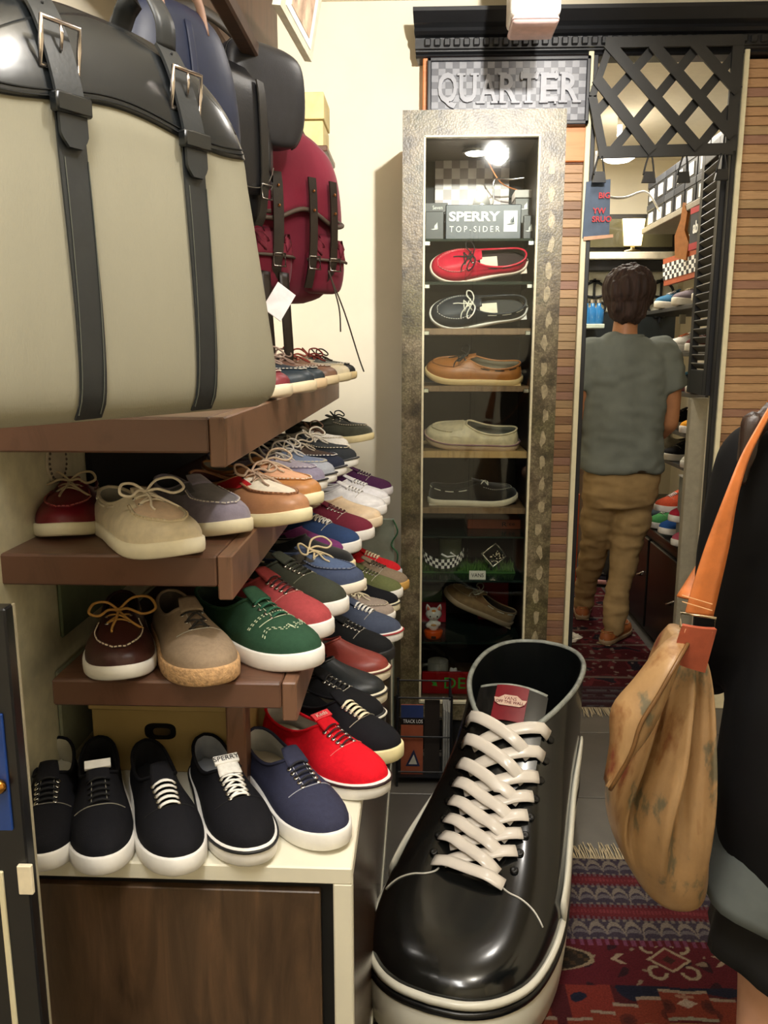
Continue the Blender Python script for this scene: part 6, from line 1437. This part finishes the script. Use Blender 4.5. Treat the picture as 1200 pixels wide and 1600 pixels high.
def rugcol(x, y):
    d = 2.045-y; wob = .004*noise.noise(Vector((x*20, y*20, 0))); d += wob
    G1, CR, RDc, MA, BR, NV = '#4e4454', '#9a8d82', '#7c2e35', '#6a1f2a', '#4a2a24', '#22243a'
    if d < 0: return CR
    def band(t, w_):            # grey band with pale arches
        if t < .12 or t > .90: return '#8b8078' if int(x*120) % 2 else G1
        a = (x/.042) % 1; h_ = math.sqrt(max(0, 1-(2*a-1)**2))
        q_ = 1-(t-.15)/.72
        return (CR if abs(q_-h_*.9) < .17 else ('#7d747a' if q_ < h_*.55 and q_ > h_*.3 else G1))
    def red(t):
        if t < .2 or t > .82: return MA if int(x*160) % 2 else '#7a5560'
        return '#94424a' if abs(t-.5) < .12 and int(x*220) % 2 else RDc
    for a, b_, f in ((0, .07, 'b'), (.07, .115, 'r'), (.115, .19, 'b'), (.19, .245, 'r'), (.245, .315, 'b'), (.315, .335, 's')):
        if a <= d < b_:
            t = (d-a)/(b_-a); return band(t, b_-a) if f == 'b' else red(t) if f == 'r' else ('#8a4a6a' if int(x*100) % 2 else MA)
    # red field with hooked diamonds
    cx = ((x-.581+.27) % .54)-.27; dy = d-.378
    if d < .46:
        m_ = abs(cx)/.046+abs(dy)/.036
        if .88 < m_ < 1.1: return '#c2ad92'
        if m_ < .88: return '#7c2a30' if m_ > .35 else BR
        for sx in (1, -1):
            for sy in (1, -1):
                r_ = math.hypot(cx-sx*.036, dy-sy*.040)
                if abs(r_-.018) < .0042 and not (sx*(cx-sx*.036) < -.006 and sy*(dy-sy*.04) < 0): return '#b8a68c'
        for sx in (1, -1):
            if abs(abs(dy)+.8*(sx*cx-.125)) < .006 and abs(dy) < .016: return '#c0a890'
        e_ = abs(abs(cx)-.27)
        if e_ < .10:
            m2 = e_/.10+(abs(dy)/.048)**2
            if .92 < m2 < 1.06: return '#a89478'
            if m2 < .92: return '#332a22' if (int(x*90)+int(y*90)) % 4 else '#54402c'
        if noise.noise(Vector((x*45, y*45, 3))) > .48: return '#a08a76'
        if noise.noise(Vector((x*22, y*22, 7))) > .35: return '#3c1c26'
        return MA
    # stepped medallion
    st_ = .468+.05*int(abs(cx)/.052)*.42
    if d < st_: 
        return NV if noise.noise(Vector((x*9, y*9, 1))) > .05 else ('#93382e' if abs(abs(cx)-.2) < .05 else '#5a2026')
    if d < st_+.0085: return '#b09a88'
    st2 = st_+.075
    m3 = abs(cx)/.022+abs(d-.505)/.014
    if m3 < 1: return '#cdb6a4'
    if abs(cx) < .005 and d < .50 or (abs(d-.485) < .004 and abs(cx) < .02): return '#b88a74'
    if d < st2:
        r_ = math.hypot((cx % .09)-.045, d-st_-.045)
        return '#5a2a24' if r_ < .010 else ('#6e3026' if r_ < .018 else '#94402e')
    if d < st2+.008: return '#a8a08c'
    if abs(cx) < .05 and int((d*70)) % 3 == 0: return '#a06a4c'
    q3 = (d*3.1+abs(cx)*1.5) % 1
    return NV if q3 < .6 else '#6a2428'
rug('patterned_rug', 'dark red patterned rug with grey arched border stripes in the foreground', .06, 1.12, 1.30, 2.045, rugcol, 360, 300, ((2.045, 1),))
def rugcol2(x, y):
    d = y-3.03; n1 = noise.noise(Vector((x*14, y*14, 5))); n2 = noise.noise(Vector((x*40, y*40, 2)))
    if d < .20:
        t = (d/.05) % 1
        return '#6b6468' if t < .35 and n2 > -.2 else ('#4a2a30' if t < .7 else '#5c4048')
    if abs((d*5) % 1-.5) < .05: return '#8d7a70'
    if n2 > .42: return '#a08c80'
    return '#5e1a22' if n1 < .05 else ('#7c2c34' if n1 < .3 else '#2c2430')
rug('doorway_rug', 'dark red runner rug lying through the doorway', .60, 1.085, 3.03, 4.7, rugcol2, 120, 260, ((3.03, -1),))
# ------------------------------------------------------------------ leaflets and magazines by the display case
lr = empty('leaflet_rack', (-.012, 2.42, 0), 0, 'black wire leaflet rack in front of the display case', 'rack')
for z in (.05, .17, .30): MB().tube([(-.04, 0, z), (.13, 0, z), (.13, .14, z), (-.04, .14, z)], .003, 6, closed=True).build('wire', BLACK, lr)
for x_, y_ in ((-.04, 0), (.13, 0), (.13, .14), (-.04, .14)): MB().tube([(x_, y_, 0), (x_, y_, .31)], .004, 6).build('post', BLACK, lr)
MB().box(-.04, .13, 0, .14, .03, .034).build('tray', BLACK, lr)
def leaflet(lab, x0, x1, y, z0, z1, c1, extra=None):
    e = empty('leaflet', ((x0+x1)/2, y, z0), 0, lab, 'leaflet', 'leaflets in the rack'); w_ = (x1-x0)/2; MB().box(-w_, w_, 0, .006, 0, z1-z0, 0).build('cover', mat(c1, .35), e); return e, w_, z1-z0
e, w_, h_ = leaflet('leaflet with blue heading band and dark triangle on orange ground', -.040, .030, 2.435, .0345, .27, '#9a5238')
MB().box(-w_, w_, -.001, 0, h_*.82, h_).build('heading_band', mat('#2a3a6a', .4), e); MB().box(-w_, w_, -.0008, 0, h_*.72, h_*.82).build('title_strip', mat('#1c1512', .4), e); t_ = text('lettering', 'TRACK LOS', .014, WHT, e, None, .0003); fit(t_, -w_*.8, w_*.95, h_*.77, h_*.05, -.0012)
MB().prism([(-.02, h_*.12), (.026, h_*.12), (.006, h_*.36)], .0008, Matrix.Translation((0, -.0002, 0)) @ FACE).build('triangle', mat('#252a4a', .4), e); MB().prism([(-.010, h_*.15), (.017, h_*.15), (.006, h_*.29)], .0008, Matrix.Translation((0, -.0012, 0)) @ FACE).build('inner_triangle', mat('#c9c6b8', .4), e)
leaflet('dark photo leaflet beside the orange one', .034, .082, 2.44, .0345, .285, '#2a2420')
for k in range(4):
    e = empty('magazine', (.094+k*.0075, 2.445, .0345), 0, ('first', 'second', 'third', 'last')[k]+' pale grey magazine from the left in the leaflet rack', 'magazine', 'pale magazines in the rack')
    MB().box(0, .0055, 0, .10, 0, .215-k*.004, 0).build('pages', mat('#b9b7ae', .6), e); MB().box(-.0004, .0059, -.0006, .1, .0, .216-k*.004, 0).build('cover', mat('#8f8e88', .4), e)
# grey end board and green ribbon at the far end of low cabinet
tag(bx('end_board', (-.33, -.066, 2.56, 2.572, .0, .84), mat('#7b8478', .3)), 'grey green board at the far end of the low cabinet', 'board')
rbn = MB(); rbn.tube(crom([(-.07, 2.55, .84), (-.055, 2.55, .80), (-.075, 2.55, .76), (-.055, 2.55, .73), (-.06, 2.55, .69), (-.075, 2.55, .67), (-.055, 2.55, .64)], 6), .006, 6, flat=.4)
tag(rbn.build('green_ribbon', mat('#1c5230', .6), None, smooth=True), 'dark green ribbon hanging on the grey green end board', 'ribbon')

bpy.data.scenes.remove(TMP)
